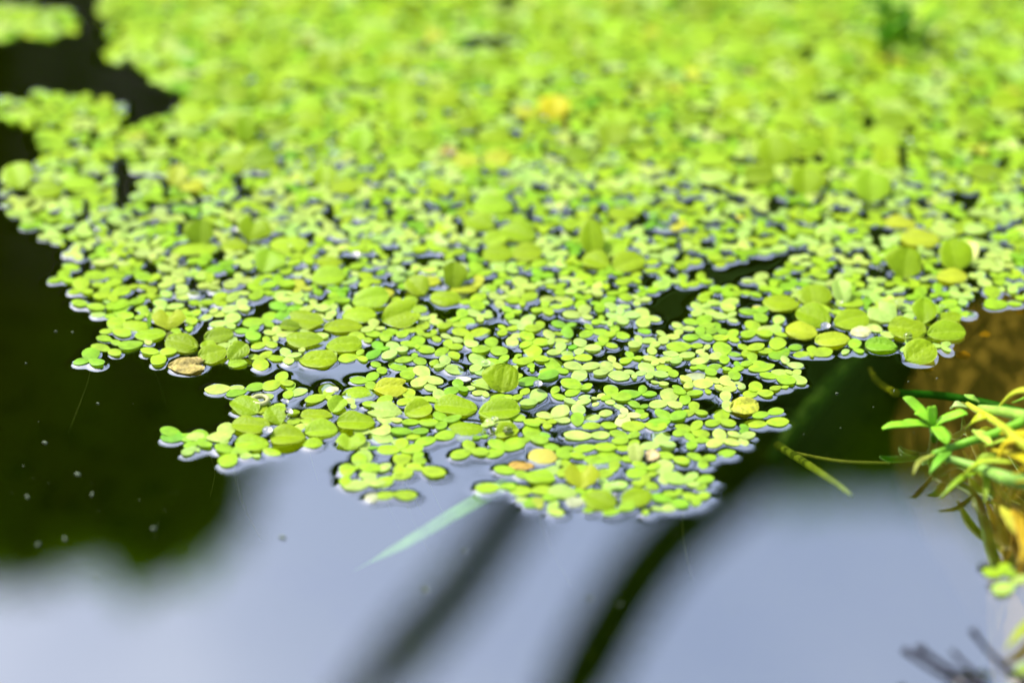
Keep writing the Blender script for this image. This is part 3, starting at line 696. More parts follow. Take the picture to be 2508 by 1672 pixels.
def place_phrase(p):
    px, py = p['px']
    best = min(LAND, key=lambda l: math.hypot(l[0][0]-px, (l[0][1]-py)*1.8)); d = math.hypot(best[0][0][0]-px, (best[0][0][1]-py)*1.8) if False else math.hypot(best[0][0]-px, (best[0][1]-py)*1.8)
    if d < 185: return 'beside ' + best[1] if d < 80 else 'close to ' + best[1] if d < 130 else 'not far from ' + best[1]
    e = edge_of(p)
    if px > 2400 and py > 1350: return 'drifting beside the orange leaves'
    if px < 480 and py > 600: return 'on the ragged dark-water margin of the mat' if e >= 3 else 'just inside the dark-water margin of the mat'
    if px < 600 and py > 1040: return 'in the pointed spit of the mat'
    if 820 < px < 1060 and py > 1090: return 'in the small tongue reaching over reflected sky'
    if px > 1560 and py > 980: return 'near the mat edge facing the submerged green stalk'
    if 1500 < px < 1900 and py < 860: return 'around the dark water hole in the mat'
    if e >= 3: return 'on an edge of the mat with water beside it'
    return 'inside the packed duckweed'
def root_thread(parent, r):
    a = r.uniform(0, 6.3)
    pts = [(0, 0, .0002), (.0006*math.cos(a), .0006*math.sin(a), -.004), (.003*math.cos(a), .003*math.sin(a), -.010), (.006*math.cos(a+.4), .006*math.sin(a+.4), -.018)]
    v, f = tube(smooth_path(pts, 8), .00007, 5)
    o = link('root', mesh('root', v, f), M_STALK, parent); o.color = (.30, .34, .14, 1)
for k, p in enumerate(chosen):
    t = tone(p['col'])
    root = tag(empty('duckweed', (p['x'], p['y'], p['z'])), '%s duckweed of %s %s' % (t, NW[len(p['lay'])], place_phrase(p)), 'duckweed', 'duckweed plants of the floating mat')
    for (vi, a, sc, dz, ro, pi_) in p['lay']:
        o = link('frond', FR[vi][0], None, root)
        o.rotation_euler = (ro, pi_, a); o.scale = (sc, sc, sc); o.location = (0, 0, dz)
        o.color = vary(p['col'], .05)
    if p['hand'] and k % 7 == 0: root_thread(root, rnd)
# the rest
vs, fs3, fs4, cs = [], [], [], []
base = 0
for p in PLANTS:
    if id(p) in cid: continue
    for (vi, a, sc, dz, ro, pi_) in p['lay']:
        lv, lf = FR[vi][2], FR[vi][3]
        Mx = np.array((Matrix.Translation((p['x'], p['y'], p['z']+dz)) @ Matrix.Rotation(a, 4, 'Z') @ Matrix.Rotation(pi_, 4, 'Y') @ Matrix.Rotation(ro, 4, 'X')))
        vv = (lv*sc) @ Mx[:3, :3].T + Mx[:3, 3]
        vs.append(vv); cs.append(np.tile(np.array(vary(p['col'], .05)), (len(vv), 1)))
        for q in lf:
            (fs3 if len(q) == 3 else fs4).append([i+base for i in q])
        base += len(vv)
V = np.concatenate(vs); C = np.concatenate(cs)
Q3 = np.array(fs3); Q4 = np.array(fs4)
T = np.concatenate([Q3, Q4[:, [0, 1, 2]], Q4[:, [0, 2, 3]]])
me = fast_mesh('duckweed_mass', V, T)
at = me.attributes.new('tint', 'FLOAT_COLOR', 'POINT'); at.data.foreach_set('color', C.astype(np.float32).ravel())
tag(link('duckweed_mass', me, M_FROND_A), 'dense out-of-focus duckweed covering the far water', 'duckweed', None, 'stuff')

# beyond the finely built part the mat goes on: a wider scatter of the same fronds
vs, fs, cs = [], [], []; base = 0
for _ in range(9000):
    x = rnd.uniform(-.62, .75); y = rnd.uniform(-.02, .62)
    if X0-.002 < x < X1+.002 and y < Y1: continue
    if x < -.15 and y < .10+.5*(abs(x)-.15): continue
    lv, lf = FR[rnd.randrange(len(FR))][2], FR[0][3]
    sc = rnd.uniform(1.0, 1.6); a = rnd.uniform(0, 6.28)
    R_ = np.array((Matrix.Translation((x, y, rnd.uniform(.0003, .0014))) @ Matrix.Rotation(a, 4, 'Z')))
    vv = (lv*sc) @ R_[:3, :3].T + R_[:3, 3]
    vs.append(vv); cs.append(np.tile(np.array(pick_colour(0)), (len(vv), 1)))
    for q in lf:
        for m_ in range(1, len(q)-1): fs.append([q[0]+base, q[m_]+base, q[m_+1]+base])
    base += len(vv)
me = fast_mesh('duckweed_beyond', np.concatenate(vs), np.array(fs))
at = me.attributes.new('tint', 'FLOAT_COLOR', 'POINT'); at.data.foreach_set('color', np.concatenate(cs).astype(np.float32).ravel())
tag(link('duckweed_carpet', me, M_FROND_A), 'duckweed carpet spreading over the rest of the pond', 'duckweed', None, 'stuff')

# ------------------------------------------------------------------ right-hand water plants, debris (their wetted spots go into the water too)
def wet_disc(px, py, r, h):
    p = W(px, py); stamp([(p.x+r*math.cos(k*.524), p.y+r*math.sin(k*.524)) for k in range(12)], h)
def blade(name, pts, widths, col, parent=None, mat=M_STALK, fold=.25, side=None, thick=.0003, n=16):
    """a leaf blade swept along points; widths at those points; shallow V section with thickness"""
    P = smooth_path(pts, n); v, f = [], []
    ws = np.interp(np.linspace(0, 1, n), np.linspace(0, 1, len(widths)), widths)
    for i, p in enumerate(P):
        t = (P[min(i+1, n-1)]-P[max(i-1, 0)]).normalized()
        s = (side if side is not None else t.cross(Vector((0, 0, 1)))); s = (s-t*s.dot(t)).normalized(); u = s.cross(t).normalized()
        w = ws[i]/2
        for (a, b) in ((-1, fold), (-.5, fold*.42), (0, 0), (.5, fold*.42), (1, fold)):
            v.append(p+s*(a*w)+u*(b*w))
        for (a, b) in ((1, fold), (.5, fold*.42), (0, 0), (-.5, fold*.42), (-1, fold)):
            v.append(p+s*(a*w*.97)+u*(b*w-thick))
    for i in range(n-1):
        for k in range(10):
            k2 = (k+1) % 10
            f.append((i*10+k, i*10+k2, (i+1)*10+k2, (i+1)*10+k))
    f.append(tuple(range(10))[::-1]); f.append(tuple(range((n-1)*10, n*10)))
    me = mesh(name, v, f); o = link(name, me, mat)
    o.color = (*col, 1)
    if parent is not None:
        o.parent = parent; o.matrix_local = Matrix.Translation(-parent.location)
    return o
def stalk(name, pts, radii, col, parent=None, mat=M_STALK, seg=10, n=16):
    P = smooth_path(pts, n); r = np.interp(np.linspace(0, 1, n), np.linspace(0, 1, len(radii)), radii)
    v, f = tube(P, list(r), seg); o = link(name, mesh(name, v, f), mat); o.color = (*col, 1)
    if parent is not None:
        o.parent = parent; o.matrix_local = Matrix.Translation(-parent.location)
    return o
MM = .001
# small sharp rosette
c0 = W(2285, 1045, .003)
sp = tag(empty('water_sprout', W(2285, 1050)), 'sharp bright green sprout with narrow leaves in a small rosette above brown water', 'water plant')
for (px, py, z, w) in [(2213,972,11,3.0),(2280,995,12,2.6),(2160,1049,6,2.6),(2370,1012,10,3.0),(2320,1088,7,3.6),(2205,1036,5,1.6),(2240,1012,9,2.2)]:
    z *= .55; w *= .8; tip = W(px, py, z*MM); m_ = (tip+c0)*.5+Vector((0, 0, .0008))
    blade('leaf', [c0, c0.lerp(m_, .5)+Vector((0, 0, .0004)), m_, tip.lerp(m_, .35)+Vector((0, 0, .0004)), tip], [.7*MM, w*.8*MM, w*MM, w*.9*MM, .5*MM], (.20, .46, .015), sp, M_STALK, .2)
stalk('stem', [W(2290, 1075, -.02), W(2288, 1062, 0), c0], [.9*MM, .8*MM, .8*MM], (.20, .42, .03), sp)
# trailing plant with jointed stems and yellow leaves, arching over the water from the side bank
tp = tag(empty('trailing_water_plant', W(2640, 1100)), 'trailing water plant with thick green jointed stems and yellow-orange leaves', 'water plant')
for pts, rr, c in [
   ([(2190,962,-.010),(2300,968,-.011),(2400,985,-.011),(2520,1015,-.010),(2660,1050,-.008)], [1.3,1.4,1.6,1.7,1.7], (.05,.36,.02)),
   ([(2288,1112,0.0025),(2360,1085,0.0025),(2440,1060,0.0067),(2560,1010,0.0135),(2680,980,0.0135)], [1.2,1.3,1.4,1.5,1.5], (.22,.52,.03)),
   ([(2300,1116,0.0025),(2400,1145,0.0033),(2480,1175,0.0101),(2600,1200,0.0015),(2720,1230,0.0015)], [1.1,1.4,2.2,2.3,2.2], (.34,.60,.10)),
   ([(2192,962,-.010),(2150,935,-.012),(2132,905,-.016)], [1.4,1.3,.8], (.42,.42,.02)),
   ([(2370,990,0.0025),(2450,1040,0.0076),(2510,1090,0.0127),(2620,1150,0.0135)], [1.0,1.3,1.5,1.5], (.52,.60,.03)),
   ([(2400,1000,0.0033),(2470,1010,0.0093),(2560,1030,0.0135),(2660,1060,0.0135)], [1.3,1.7,1.9,1.9], (.38,.62,.08))]:
    stalk('stem', [W(*q) for q in pts], [x*.6*MM for x in rr], tuple(.72*q for q in c), tp)
for (a, b, w, c) in [((2290,1112,0.0025),(2236,1162,0.0025),2.6,(.56,.48,.05)), ((2330,1106,0.0025),(2276,1158,0.0025),4.2,(.28,.56,.02)), ((2390,1158,0.0025),(2302,1218,0.0015),3.0,(.42,.54,.01)),
     ((2395,1152,0.0029),(2412,1232,0.0015),4.0,(.46,.54,.01)), ((2392,1158,0.0027),(2440,1112,0.0067),2.6,(.48,.56,.02)), ((2530,1175,0.0135),(2468,1235,0.0015),4.6,(.80,.52,.01)),
     ((2480,1235,0.0015),(2502,1345,0.0015),6.0,(.85,.44,.01)), ((2450,1238,0.0015),(2486,1310,0.0015),5.2,(.76,.58,.04)), ((2430,1100,0.0059),(2540,1150,0.0135),6.6,(.90,.62,.01)), ((2450,1060,0.0076),(2580,1090,0.0135),6.6,(.86,.60,.01)),
     ((2400,985,0.0033),(2362,965,0.0025),3.8,(.44,.62,.05)), ((2372,998,0.0025),(2326,1000,0.0025),4.6,(.78,.78,.20)), ((2430,1015,0.0059),(2362,1050,0.0025),6.0,(.72,.66,.01)), ((2430,1090,0.0059),(2385,1050,0.0025),6.0,(.74,.78,.07)),
     ((2530,1080,0.0135),(2440,1130,0.0067),6.0,(.90,.58,.01)), ((2530,1280,0.0015),(2500,1380,0.0015),4.8,(.85,.46,.01)), ((2560,1500,0.0015),(2462,1590,0.0015),4.8,(.56,.52,.01)), ((2560,1640,0.0015),(2470,1668,0.0015),6.0,(.5,.56,.05)),
     ((2560,1120,0.0135),(2450,1200,0.0015),7.2,(.92,.56,.01)), ((2570,1200,0.0015),(2490,1290,0.0015),6.0,(.90,.46,.01)), ((2560,960,0.0135),(2440,1000,0.0067),5.4,(.70,.62,.02)), ((2350,1170,0.0025),(2480,1130,0.0101),6.0,(.60,.62,.02))]:
    A, B = W(*a), W(*b); m_ = (A+B)*.5+Vector((rnd.uniform(-.0012, .0012), rnd.uniform(-.0016, .0016), .0012))
    blade('leaf', [A, m_, B], [.4*MM, w*.42*MM, w*.33*MM, .12*MM], (.50*c[0], .66*c[1], .8*c[2]), tp, M_STALK, .35)
for (px, py, z, r, c) in [(2356,998,-.004,2.0,(.78,.80,.22)),(2293,1112,-.003,1.8,(.62,.68,.14)),(2415,1060,-.010,2.4,(.72,.74,.08)),(2192,962,-.009,1.7,(.52,.54,.05))]:
    p = W(px, py, z); r *= .62
    v, f = tube([p+Vector((-r*MM, 0, 0)), p+Vector((-r*.6*MM, 0, 0)), p, p+Vector((r*.6*MM, 0, 0)), p+Vector((r*MM, 0, 0))], [.3*r*MM, .85*r*MM, r*MM, .85*r*MM, .3*r*MM], 10)
    o = link('node', mesh('node', v, f), M_STALK, tp); o.matrix_local = Matrix.Translation(-tp.location); o.color = (*[.7*q for q in c], 1)
for k in range(3):
    y0 = rnd.uniform(930, 1180); A = W(2600+rnd.uniform(0, 60), y0+rnd.uniform(-30, 60), rnd.uniform(.004, .010)); B = W(rnd.uniform(2400, 2490), y0, rnd.uniform(.002, .007))
    blade('leaf', [A, (A+B)*.5+Vector((0, 0, .003)), B], [1.2*MM, rnd.uniform(1.2, 2.2)*MM, .2*MM], rnd.choice([(.28, .42, .02), (.36, .42, .02), (.48, .40, .02), (.20, .40, .02)]), tp, M_STALK, .3)
gt = tag(empty('grass_tuft', W(2190, 110)), 'dark green tuft of short upright grass leaves rising from the far mat', 'grass tuft')
for k in range(13):
    b0 = W(2190+rnd.gauss(0, 32), 105+rnd.gauss(0, 14)); d = Vector((rnd.uniform(-.010, .010), rnd.uniform(-.006, .008), rnd.uniform(.008, .016)))
    blade('blade', [b0-Vector((0, 0, .002)), b0+d*.5, b0+d+Vector((d.x*.5, 0, -.002))], [1.6*MM, rnd.uniform(2.0, 3.2)*MM, .3*MM], rnd.choice([(.08, .24, .008), (.12, .30, .008), (.18, .36, .01)]), gt, M_STALK, .3, None, .0003, 8)
# submerged stalks
o = stalk('submerged_stalk', [W(2130, 850, -.040), W(2030, 950, -.046), W(1930, 1075, -.052), W(1890, 1130, -.056)], [1.2*MM, 2.2*MM, 2.3*MM, 1.8*MM], (.06, .14, .008))
tag(o, 'thick green stalk slanting down under the dark water beside the mat', 'stalk')
o = stalk('submerged_shoot', [W(1905, 1090, -.022), W(1990, 1145, -.006), W(2050, 1185, -.002), W(2085, 1212, -.0005)], [.9*MM, .8*MM, .6*MM, .4*MM], (.36, .44, .05))
tag(o, 'thin yellowish shoot rising to the surface with a brownish tip', 'shoot')
o = stalk('submerged_shoot', [W(1905, 1100, -.022), W(2050, 1128, -.006), W(2180, 1134, -.005)], [.35*MM, .35*MM, .25*MM], (.34, .36, .08))
tag(o, 'hair-thin straw-coloured stem lying under the water beside the sprout', 'stem')
# pale blade lying on the water
o = blade('floating_grass', [W(1270, 1165, -.0010), W(1205, 1205, -.0012), W(1110, 1260, -.0018), W(1010, 1320, -.0030), W(930, 1362, -.0060), W(868, 1395, -.0120)], [3.4*MM, 3.7*MM, 3.4*MM, 2.8*MM, 2.0*MM, .5*MM], (.20, .42, .10), None, M_STALK, .05, None, .00025, 24)
tag(o, 'pale green grass blade lying on the water below the mat', 'grass blade')
# orange debris flecks
for i, (px, py, w, h, az, lab) in enumerate([(2412,818,30,14,10,'orange leaf fleck by the ribbed rosette'), (2360,870,36,20,20,'bright orange leaf fleck on brown water beyond the ribbed rosette'), (2270,903,32,14,170,'orange leaf fleck below the ribbed rosette'),
        (2465,717,36,18,0,'orange leaf fleck behind a drifting duckweed pair'), (2332,736,24,14,150,'small rusty orange fleck at the mat corner'), (2500,762,26,12,10,'orange leaf fleck by the drifting duckweed pair')]):
    sd_ += 1
    o, poly, c = place_leaf((px, py, w, h, az, 6, ORANGE, dict(fold=8)), None, M_LEAF, 'orange_fleck', sd_)
    o.location += ray(px, py)*.011
    tag(o, lab, 'leaf fleck', 'orange leaf flecks')
# twigs
for (pts, rr, lab) in [
   ([(2218,1594,.004),(2262,1625,.004),(2320,1660,.003),(2380,1700,.001)], [.75,.6,.8,1.0], 'dark purple-brown twig with a knobbed tip, lowest of the twigs'),
   ([(2254,1590,.006),(2300,1622,.005),(2350,1652,.004),(2420,1700,.002)], [.95,.75,.9,1.0], 'dark twig with a thick blackish knob lying along the lowest twig'),
   ([(2334,1596,.006),(2370,1632,.005),(2425,1690,.003)], [.5,.6,.7], 'thin bare dark twig between the forked and the knobbed twigs'),
   ([(2384,1547,.008),(2420,1592,.006),(2460,1632,.005),(2520,1680,.003)], [.7,.6,.9,1.1], 'bare dark twig standing highest out of the water')]:
    P = [W(*q) for q in pts]; rad = [x*.70*MM for x in rr]
    tp_ = tag(empty('dead_twig', P[-1]), lab, 'twig', 'dead twigs by the trailing plant')
    st_ = stalk('stem', P, rad, (0, 0, 0), tp_, M_TWIG)
    d = (P[0]-P[1]).normalized(); r0 = rad[0]
    v, f = tube([P[0]-d*r0*1.2, P[0]-d*r0*.4, P[0]+d*r0*.6, P[0]+d*r0*1.4], [r0*.9, r0*1.35, r0*1.3, r0*.4], 9)
    kn = link('knob', mesh('knob', v, f), M_TWIG, tp_); kn.matrix_local = Matrix.Translation(-tp_.location)
    wet_disc(pts[-1][0]-20, 1668, .0012, .0006)
# ochre rock under the water, on the right
def rock(name, c, rx, ry, rz, seed, lab):
    r = np.random.RandomState(seed); v, f = [], []; nu_, nv_ = 40, 24
    ph = r.uniform(0, 6, 8)
    for j in range(nv_+1):
        th = math.pi*j/nv_
        for i in range(nu_):
            a = 2*math.pi*i/nu_
            k = 1+.10*math.sin(2*a+ph[0])*math.sin(th)+.07*math.sin(3*th+ph[1])+.05*math.sin(5*a+ph[2])*math.sin(2*th+ph[3])+.03*math.sin(9*a+ph[4])*math.sin(6*th)
            v.append((c[0]+rx*k*math.sin(th)*math.cos(a), c[1]+ry*k*math.sin(th)*math.sin(a), c[2]+rz*k*math.cos(th)))
    for j in range(nv_):
        for i in range(nu_):
            i2 = (i+1) % nu_; f.append((j*nu_+i, (j+1)*nu_+i, (j+1)*nu_+i2, j*nu_+i2))
    return tag(link(name, mesh(name, v, f), M_ROCK), lab, 'rock')
q = W(2490, 890, -.030)
rock('submerged_rock', (q.x+.014, q.y+.016, -.072), .034, .038, .042, 3, 'rounded ochre rock under the water behind the trailing plant')
q = W(2660, 1250, -.030)
rock('submerged_rock', (q.x+.016, q.y, -.068), .030, .070, .044, 5, 'long reddish-ochre rock under the water beneath the orange leaves')

# drops, bubble and floating specks
def dome(r, hgt=.7):
    v, f = [], []; n_, m_ = 14, 6
    for j in range(m_+1):
        th = math.pi/2*j/m_*1.25
        for i in range(n_):
            a = 2*math.pi*i/n_; v.append((r*math.sin(th)*math.cos(a), r*math.sin(th)*math.sin(a), r*hgt*(math.cos(th))))
    for j in range(m_):
        for i in range(n_):
            i2 = (i+1) % n_; f.append((j*n_+i, (j+1)*n_+i, (j+1)*n_+i2, j*n_+i2))
    f.append(tuple(range(m_*n_, (m_+1)*n_)))
    return mesh('drop', v, f)
DROP = dome(.0008); DROP.materials.append(M_DROP)
DROPS = [(1104,392,'by the olive-yellow fern leaves'),(2016,449,'on the raised leaf deep in the mat'),(2376,190,'on the crowded far mat'),(2074,386,'between the raised far leaves'),(1600,543,'beside the heap with the tall curled leaf'),(1650,546,'behind the dark water hole'),
 (536,563,'between the upright round leaf and the heart leaf'),(573,578,'below the heart leaf of the open mat'),(2158,642,'at the foot of the upright lime tuft'),(2054,756,'at the centre of the smooth rosette'),(2304,766,'behind the ribbed rosette'),(2200,756,'between the two rosettes'),
 (2222,838,'at the centre of the ribbed rosette'),(2020,814,'under the smooth rosette'),(655,1070,'between the folded oval leaves'),(700,1000,'beside the three-cornered leaf'),(708,1025,'under the three-cornered leaf'),(1189,905,'behind the large ribbed upright leaf'),(1317,956,'before the shining green duckweed'),
 (1211,1044,'under the smooth oval pair'),(1198,1050,'beside another drop under the oval pair'),(1505,1201,'between the two glossy tip leaves'),(1243,1068,'on the folded leaf below the oval pair'),(640,345,'beside the upright leaves of the dark channel'),(540,424,'beside the yellowing fern leaf'),(712,618,'under the smooth pale oval'),(870,640,'behind the blunt leaf'),(980,675,'beside the arched yellowish leaf')]
for i, (px, py, ph) in enumerate(DROPS):
    o = link('water_drop', DROP); p = W(px, py); p.z = .0016; o.location = p
    s = rnd.uniform(.8, 1.3); o.scale = (s, s, s)
    tag(o, 'tiny glinting water drop ' + ph, 'water drop', 'water drops on the mat')
for k in range(24):
    px, py = rnd.uniform(500, 2480), rnd.uniform(40, 560); p = W(px, py)
    if not in_mat(p.x, p.y): continue
    o = link('water_drop', DROP); p.z = rnd.uniform(.0014, .004); o.location = p; s = rnd.uniform(.7, 1.2); o.scale = (s, s, s)
    tag(o, 'tiny glinting water drop out in the crowded far mat', 'water drop', 'water drops on the mat')
v, f = [], []
p = W(637, 979, .001)
for i in range(24):
    a = 2*math.pi*i/24
    for j in range(8):
        b = 2*math.pi*j/8; rr = .0015+.00045*math.cos(b); v.append((rr*math.cos(a), rr*math.sin(a), .00045*math.sin(b)))
for i in range(24):
    for j in range(8): f.append((i*8+j, ((i+1) % 24)*8+j, ((i+1) % 24)*8+(j+1) % 8, i*8+(j+1) % 8))
o = link('ring_bubble', mesh('ring_bubble', v, f), M_FROND); o.location = p; o.color = (.45, .46, .20, 1)
tag(o, 'cream ring-shaped bubble husk beside the leaning oval leaf', 'bubble')
wet_disc(637, 979, .0016, .0008)
SPECKS = [(67,1216),(94,1333),(159,1319),(377,1294),(236,1410),(226,1210),(110,1084),(692,1316),(1044,1445),(1447,1467),(1520,1480),(190,1161),(1140,1350),(240,988),(64,890),(137,812),(178,814),(1795,1035),(2190,957),(2225,935),(2295,927),(2050,964)]
for (px, py) in SPECKS:
    a = rnd.uniform(0, 3.1); l = rnd.uniform(.0004, .0008)*(1 if py > 1050 else .5)
    v, f = tube([(-l, 0, 0), (-l*.4, l*.2, l*.06), (l*.4, -l*.1, l*.08), (l, l*.1, 0)], [l*.1, l*.4, l*.35, l*.08], 7)
    o = link('speck', mesh('speck', v, f), M_SPECK); p = W(px, py); p.z = .0001; o.location = p; o.rotation_euler = (0, 0, a)
    tag(o, 'tiny pale grey speck floating on the open water', 'speck', 'specks on the open water')

dv, df = [], []
for k in range(170):
    px, py = rnd.uniform(-100, 2600), rnd.choice([rnd.uniform(560, 1672), rnd.uniform(900, 1672)])
    p = W(px, py)
    if in_mat(p.x, p.y): continue
    r_ = rnd.uniform(.00003, .00009); i0 = len(dv); a0 = rnd.uniform(0, 6)
    el = rnd.uniform(1, 2.6)
    for q_ in range(6):
        a = q_*math.pi/3; xx, yy = r_*el*math.cos(a), r_*math.sin(a)
        dv.append((p.x+xx*math.cos(a0)-yy*math.sin(a0), p.y+xx*math.sin(a0)+yy*math.cos(a0), .00003))
    dv.append((p.x, p.y, .00003+r_*.6))
    df += [(i0+q_, i0+(q_+1) % 6, i0+6) for q_ in range(6)]
tag(link('pollen_dust', mesh('pollen_dust', dv, df), M_SPECK), 'fine pale dust lying on the open water', 'dust', None, 'stuff')

# ------------------------------------------------------------------ water with its menisci
fixed = occ
h = np.where(fixed, hfix, 0).astype(np.float32)
Lc = .00060
lam = np.float32(1/(4+(CELL/Lc)**2))
for it in range(90):
    nb = np.zeros_like(h)
    nb[1:-1, 1:-1] = (h[:-2, 1:-1]+h[2:, 1:-1]+h[1:-1, :-2]+h[1:-1, 2:])*lam
    h = np.where(fixed, hfix, nb)
# softly swelling surface
XX, YY = np.meshgrid(xs, ys)
edge = np.minimum(np.minimum(XX-X0, X1-XX), np.minimum(YY-Y0, Y1-YY)); fade = np.clip(edge/.01, 0, 1)
h = h*fade
hh = h.copy()                                  # round off the grid's steps away from the fronds
for it in range(2):
    b = hh.copy()
    b[1:-1, 1:-1] = .5*hh[1:-1, 1:-1]+.125*(hh[:-2, 1:-1]+hh[2:, 1:-1]+hh[1:-1, :-2]+hh[1:-1, 2:]); hh = b
J = int((.078-Y0)/CELL)//3*3                     # fine up to here, every third point beyond
I3 = np.arange(0, (NX-1)//3*3+1, 3)
NXf = I3[-1]+1
fine = np.stack([XX[:J+1, :NXf], YY[:J+1, :NXf], hh[:J+1, :NXf]], -1).copy()
fine[J, :, 2] = np.interp(np.arange(NXf), I3, fine[J, I3, 2])
J3 = np.arange(J, (NY-1-J)//3*3+J+1, 3)
coarse = np.stack([XX[np.ix_(J3, I3)], YY[np.ix_(J3, I3)], hh[np.ix_(J3, I3)]], -1)
fine[0, :, 2] = 0; fine[:, 0, 2] = 0; fine[:, -1, 2] = 0; coarse[-1, :, 2] = 0; coarse[:, 0, 2] = 0; coarse[:, -1, 2] = 0
def gridq(ny, nx, base):
    ii = np.arange(nx*ny).reshape(ny, nx)+base
    return ii, np.stack([ii[:-1, :-1], ii[:-1, 1:], ii[1:, 1:], ii[1:, :-1]], -1).reshape(-1, 4)
iF, QF = gridq(fine.shape[0], fine.shape[1], 0); iC, QC = gridq(coarse.shape[0], coarse.shape[1], iF.size)
wv = iF.size+iC.size
ox0, ox1, oy0, oy1 = -1.5, 1.5, -.68, 1.10      # outer sheet in the same mesh: a frame out to the banks
V = np.concatenate([fine.reshape(-1, 3), coarse.reshape(-1, 3), np.array([(ox0, oy0, 0), (ox1, oy0, 0), (ox1, oy1, 0), (ox0, oy1, 0)])])
c00, c10, c11, c01 = iF[0, 0], iF[0, -1], iC[-1, -1], iC[-1, 0]
fr = [(wv, wv+1, c10, c00), (wv+1, wv+2, c11, c10), (wv+2, wv+3, c01, c11), (wv+3, wv, c00, c01)]
me = fast_mesh('water', V, np.concatenate([QF, QC, np.array(fr)]))
tag(link('water', me, M_WATER), 'still dark pond water', None, None, 'structure')

# ------------------------------------------------------------------ what the water mirrors: reeds, shrubs and trees on the far bank
rc = tag(empty('reed_clump', (.42, .80, 0)), 'clump of long arching reed leaves growing from the far water edge', 'reeds')
def reed(px_pts, dist, wpx, base):
    pts = [mir(a, b, dist) for a, b in px_pts]
    wd = wpx*(DIST+dist)/F_PX
    P = [Vector(base), Vector(base).lerp(pts[0], .45)+Vector((.01, .02, .05))] + pts
    blade('blade', P, [wd*.7, wd*.95]+[wd]*(len(pts)-1)+[wd*.5], (.07, .13, .025), rc, M_REED, .18, Vector((1, .1, .25)), .0006, 40)
reed([(1980, 1040), (1790, 1190), (1630, 1330), (1520, 1480), (1430, 1640), (1300, 1860)], 1.8, 165, (.46, 1.18, .04))
reed([(1420, 1060), (1250, 1260), (1130, 1430), (990, 1590), (830, 1760)], 3.0, 135, (.70, 1.5, .04))
for k in range(9):
    bx, by = .44+rnd.uniform(-.10, .30), .80+rnd.uniform(-.06, .08)
    hx, hy, hz = rnd.uniform(-.10, .22), rnd.uniform(-.04, .12), rnd.uniform(.32, .48)
    b = Vector((bx, by, -.09))
    blade('blade', [b, b+Vector((hx*.2, hy*.2, hz*.5)), b+Vector((hx*.6, hy*.6, hz*.92)), b+Vector((hx, hy, hz)), b+Vector((hx*1.35, hy*1.3, hz*.86))], [.012, .018, .017, .011, .003], (.07, .13, .025), rc, M_REED, .2, None, .0006, 20)

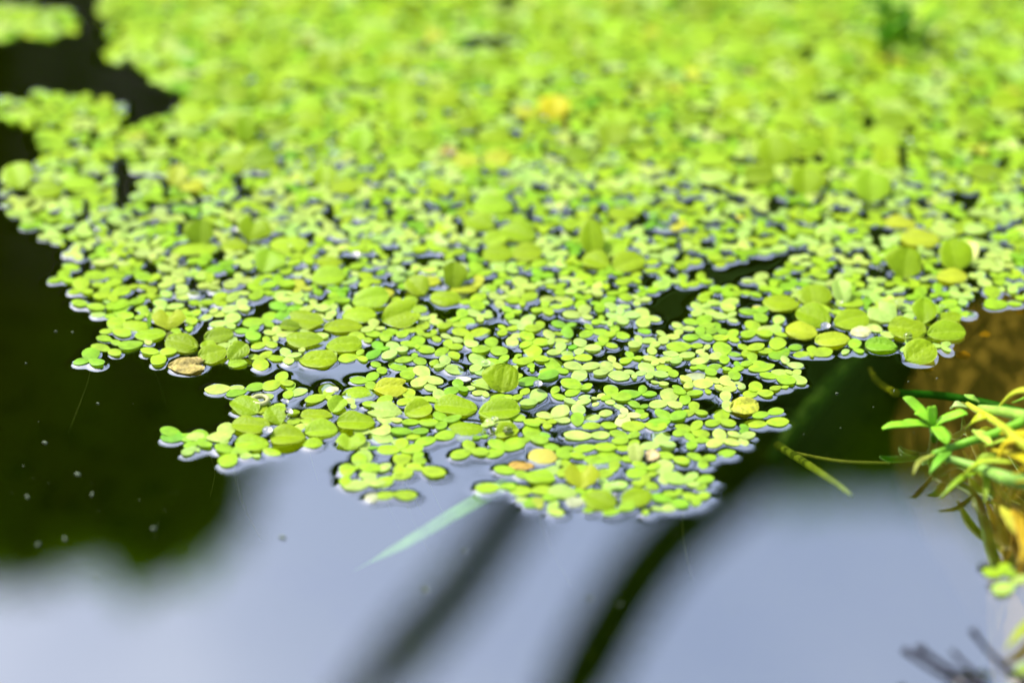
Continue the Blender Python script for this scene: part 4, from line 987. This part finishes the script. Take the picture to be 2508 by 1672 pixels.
def shrub(name, lab, blobs, nleaf, lsize, seed, trunk_base):
    """crown of many leaf blades gathered in clumps, on a branching trunk"""
    r = np.random.RandomState(seed)
    root = tag(empty(name, trunk_base), lab, 'shrub')
    vs, fs = [], []; tot = sum(b[3]*b[4]*b[5] for b in blobs); base = 0
    for (cx, cy, cz, rx, ry, rz) in blobs:
        n_ = max(int(nleaf*rx*ry*rz/tot), 50)
        d = r.normal(size=(n_, 3)); d /= np.linalg.norm(d, axis=1)[:, None]
        rad = r.uniform(.45, 1.0, n_)**.6*(1+.10*np.sin(d[:, 0]*7+seed)*np.sin(d[:, 2]*6))
        c = np.array((cx, cy, cz))+d*rad[:, None]*np.array((rx, ry, rz))
        nrm = d*.6+r.normal(size=(n_, 3))*.6+np.array((0, 0, .5)); nrm /= np.linalg.norm(nrm, axis=1)[:, None]
        t = np.cross(nrm, r.normal(size=(n_, 3))); t /= np.linalg.norm(t, axis=1)[:, None]
        s = np.cross(nrm, t); L = lsize*r.uniform(.6, 1.3, n_)[:, None]
        quad = np.stack([c-t*L, c+s*L*.42+nrm*L*.1, c+t*L, c-s*L*.42+nrm*L*.1], 1)
        vs.append(quad.reshape(-1, 3)); fs.append(np.arange(n_*4).reshape(-1, 4)+base); base += n_*4
    o = link('crown', fast_mesh('crown', np.concatenate(vs)-np.array(trunk_base), np.concatenate(fs), False), M_TREE, root)
    v, f = [], []
    tb = Vector(trunk_base)
    for (cx, cy, cz, rx, ry, rz) in blobs:
        e = Vector((cx, cy, cz)); m_ = tb.lerp(e, .5)+Vector((r.uniform(-.1, .1), r.uniform(-.1, .1), .1*rz))
        vv, ff = tube([Vector((0, 0, -.1)), m_-tb, e-tb], [.05*max(rz, .5), .035*max(rz, .5), .012], 8)
        k = len(v); v += vv; f += [tuple(i+k for i in q) for q in ff]
    link('trunk', mesh('trunk', v, f), M_BARK, root)
def mz(px, py, dist): return mir(px, py, dist)
def blob(px, py, dist, rpx, rzpx=None, ry=None):
    c = mz(px, py, dist); s = (dist+DIST)/F_PX
    return (c.x, c.y, c.z, rpx*s, ry or rpx*s*.6, (rzpx or rpx)*s)
D1 = 3.2
shrub('shrub', 'dense dark green shrub with a rounded top on the far bank', [
    blob(60, 1090, D1, 330, 340), blob(350, 1160, D1, 250, 265), blob(490, 1060, D1, 120, 170), blob(-350, 1150, D1, 420, 330), blob(480, 800, D1, 260, 260), blob(-100, 600, D1+.3, 500, 400),
    blob(-800, 900, D1+.2, 520, 500), blob(250, 250, D1+.2, 420, 420), blob(-500, 150, D1+.3, 500, 450)], 44000, .055, 5, (-.55, 2.85, .05))
D2 = 3.6
shrub('shrub', 'lower olive green shrub on the far bank behind the reeds', [
    blob(1900, 970, D2, 300, 255), blob(2250, 960, D2, 330, 265), blob(2700, 1000, D2, 420, 300), blob(1560, 820, D2+.2, 260, 230), blob(2000, 500, D2, 480, 380),
    blob(2600, 400, D2+.2, 520, 420), blob(1500, 350, D2, 420, 380)], 44000, .055, 8, (.85, 3.2, .05))
D3 = 9.0
shrub('tree', 'broad tree beyond the shrubs closing the far side', [
    blob(1000, 420, D3, 460, 380), blob(650, 350, D3, 420, 330), blob(1350, 300, D3, 450, 400), blob(1000, -200, D3, 700, 500), blob(200, 100, D3+1, 700, 600), blob(2000, 100, D3+1, 800, 600)], 16000, .13, 12, (.0, 7.8, .05))
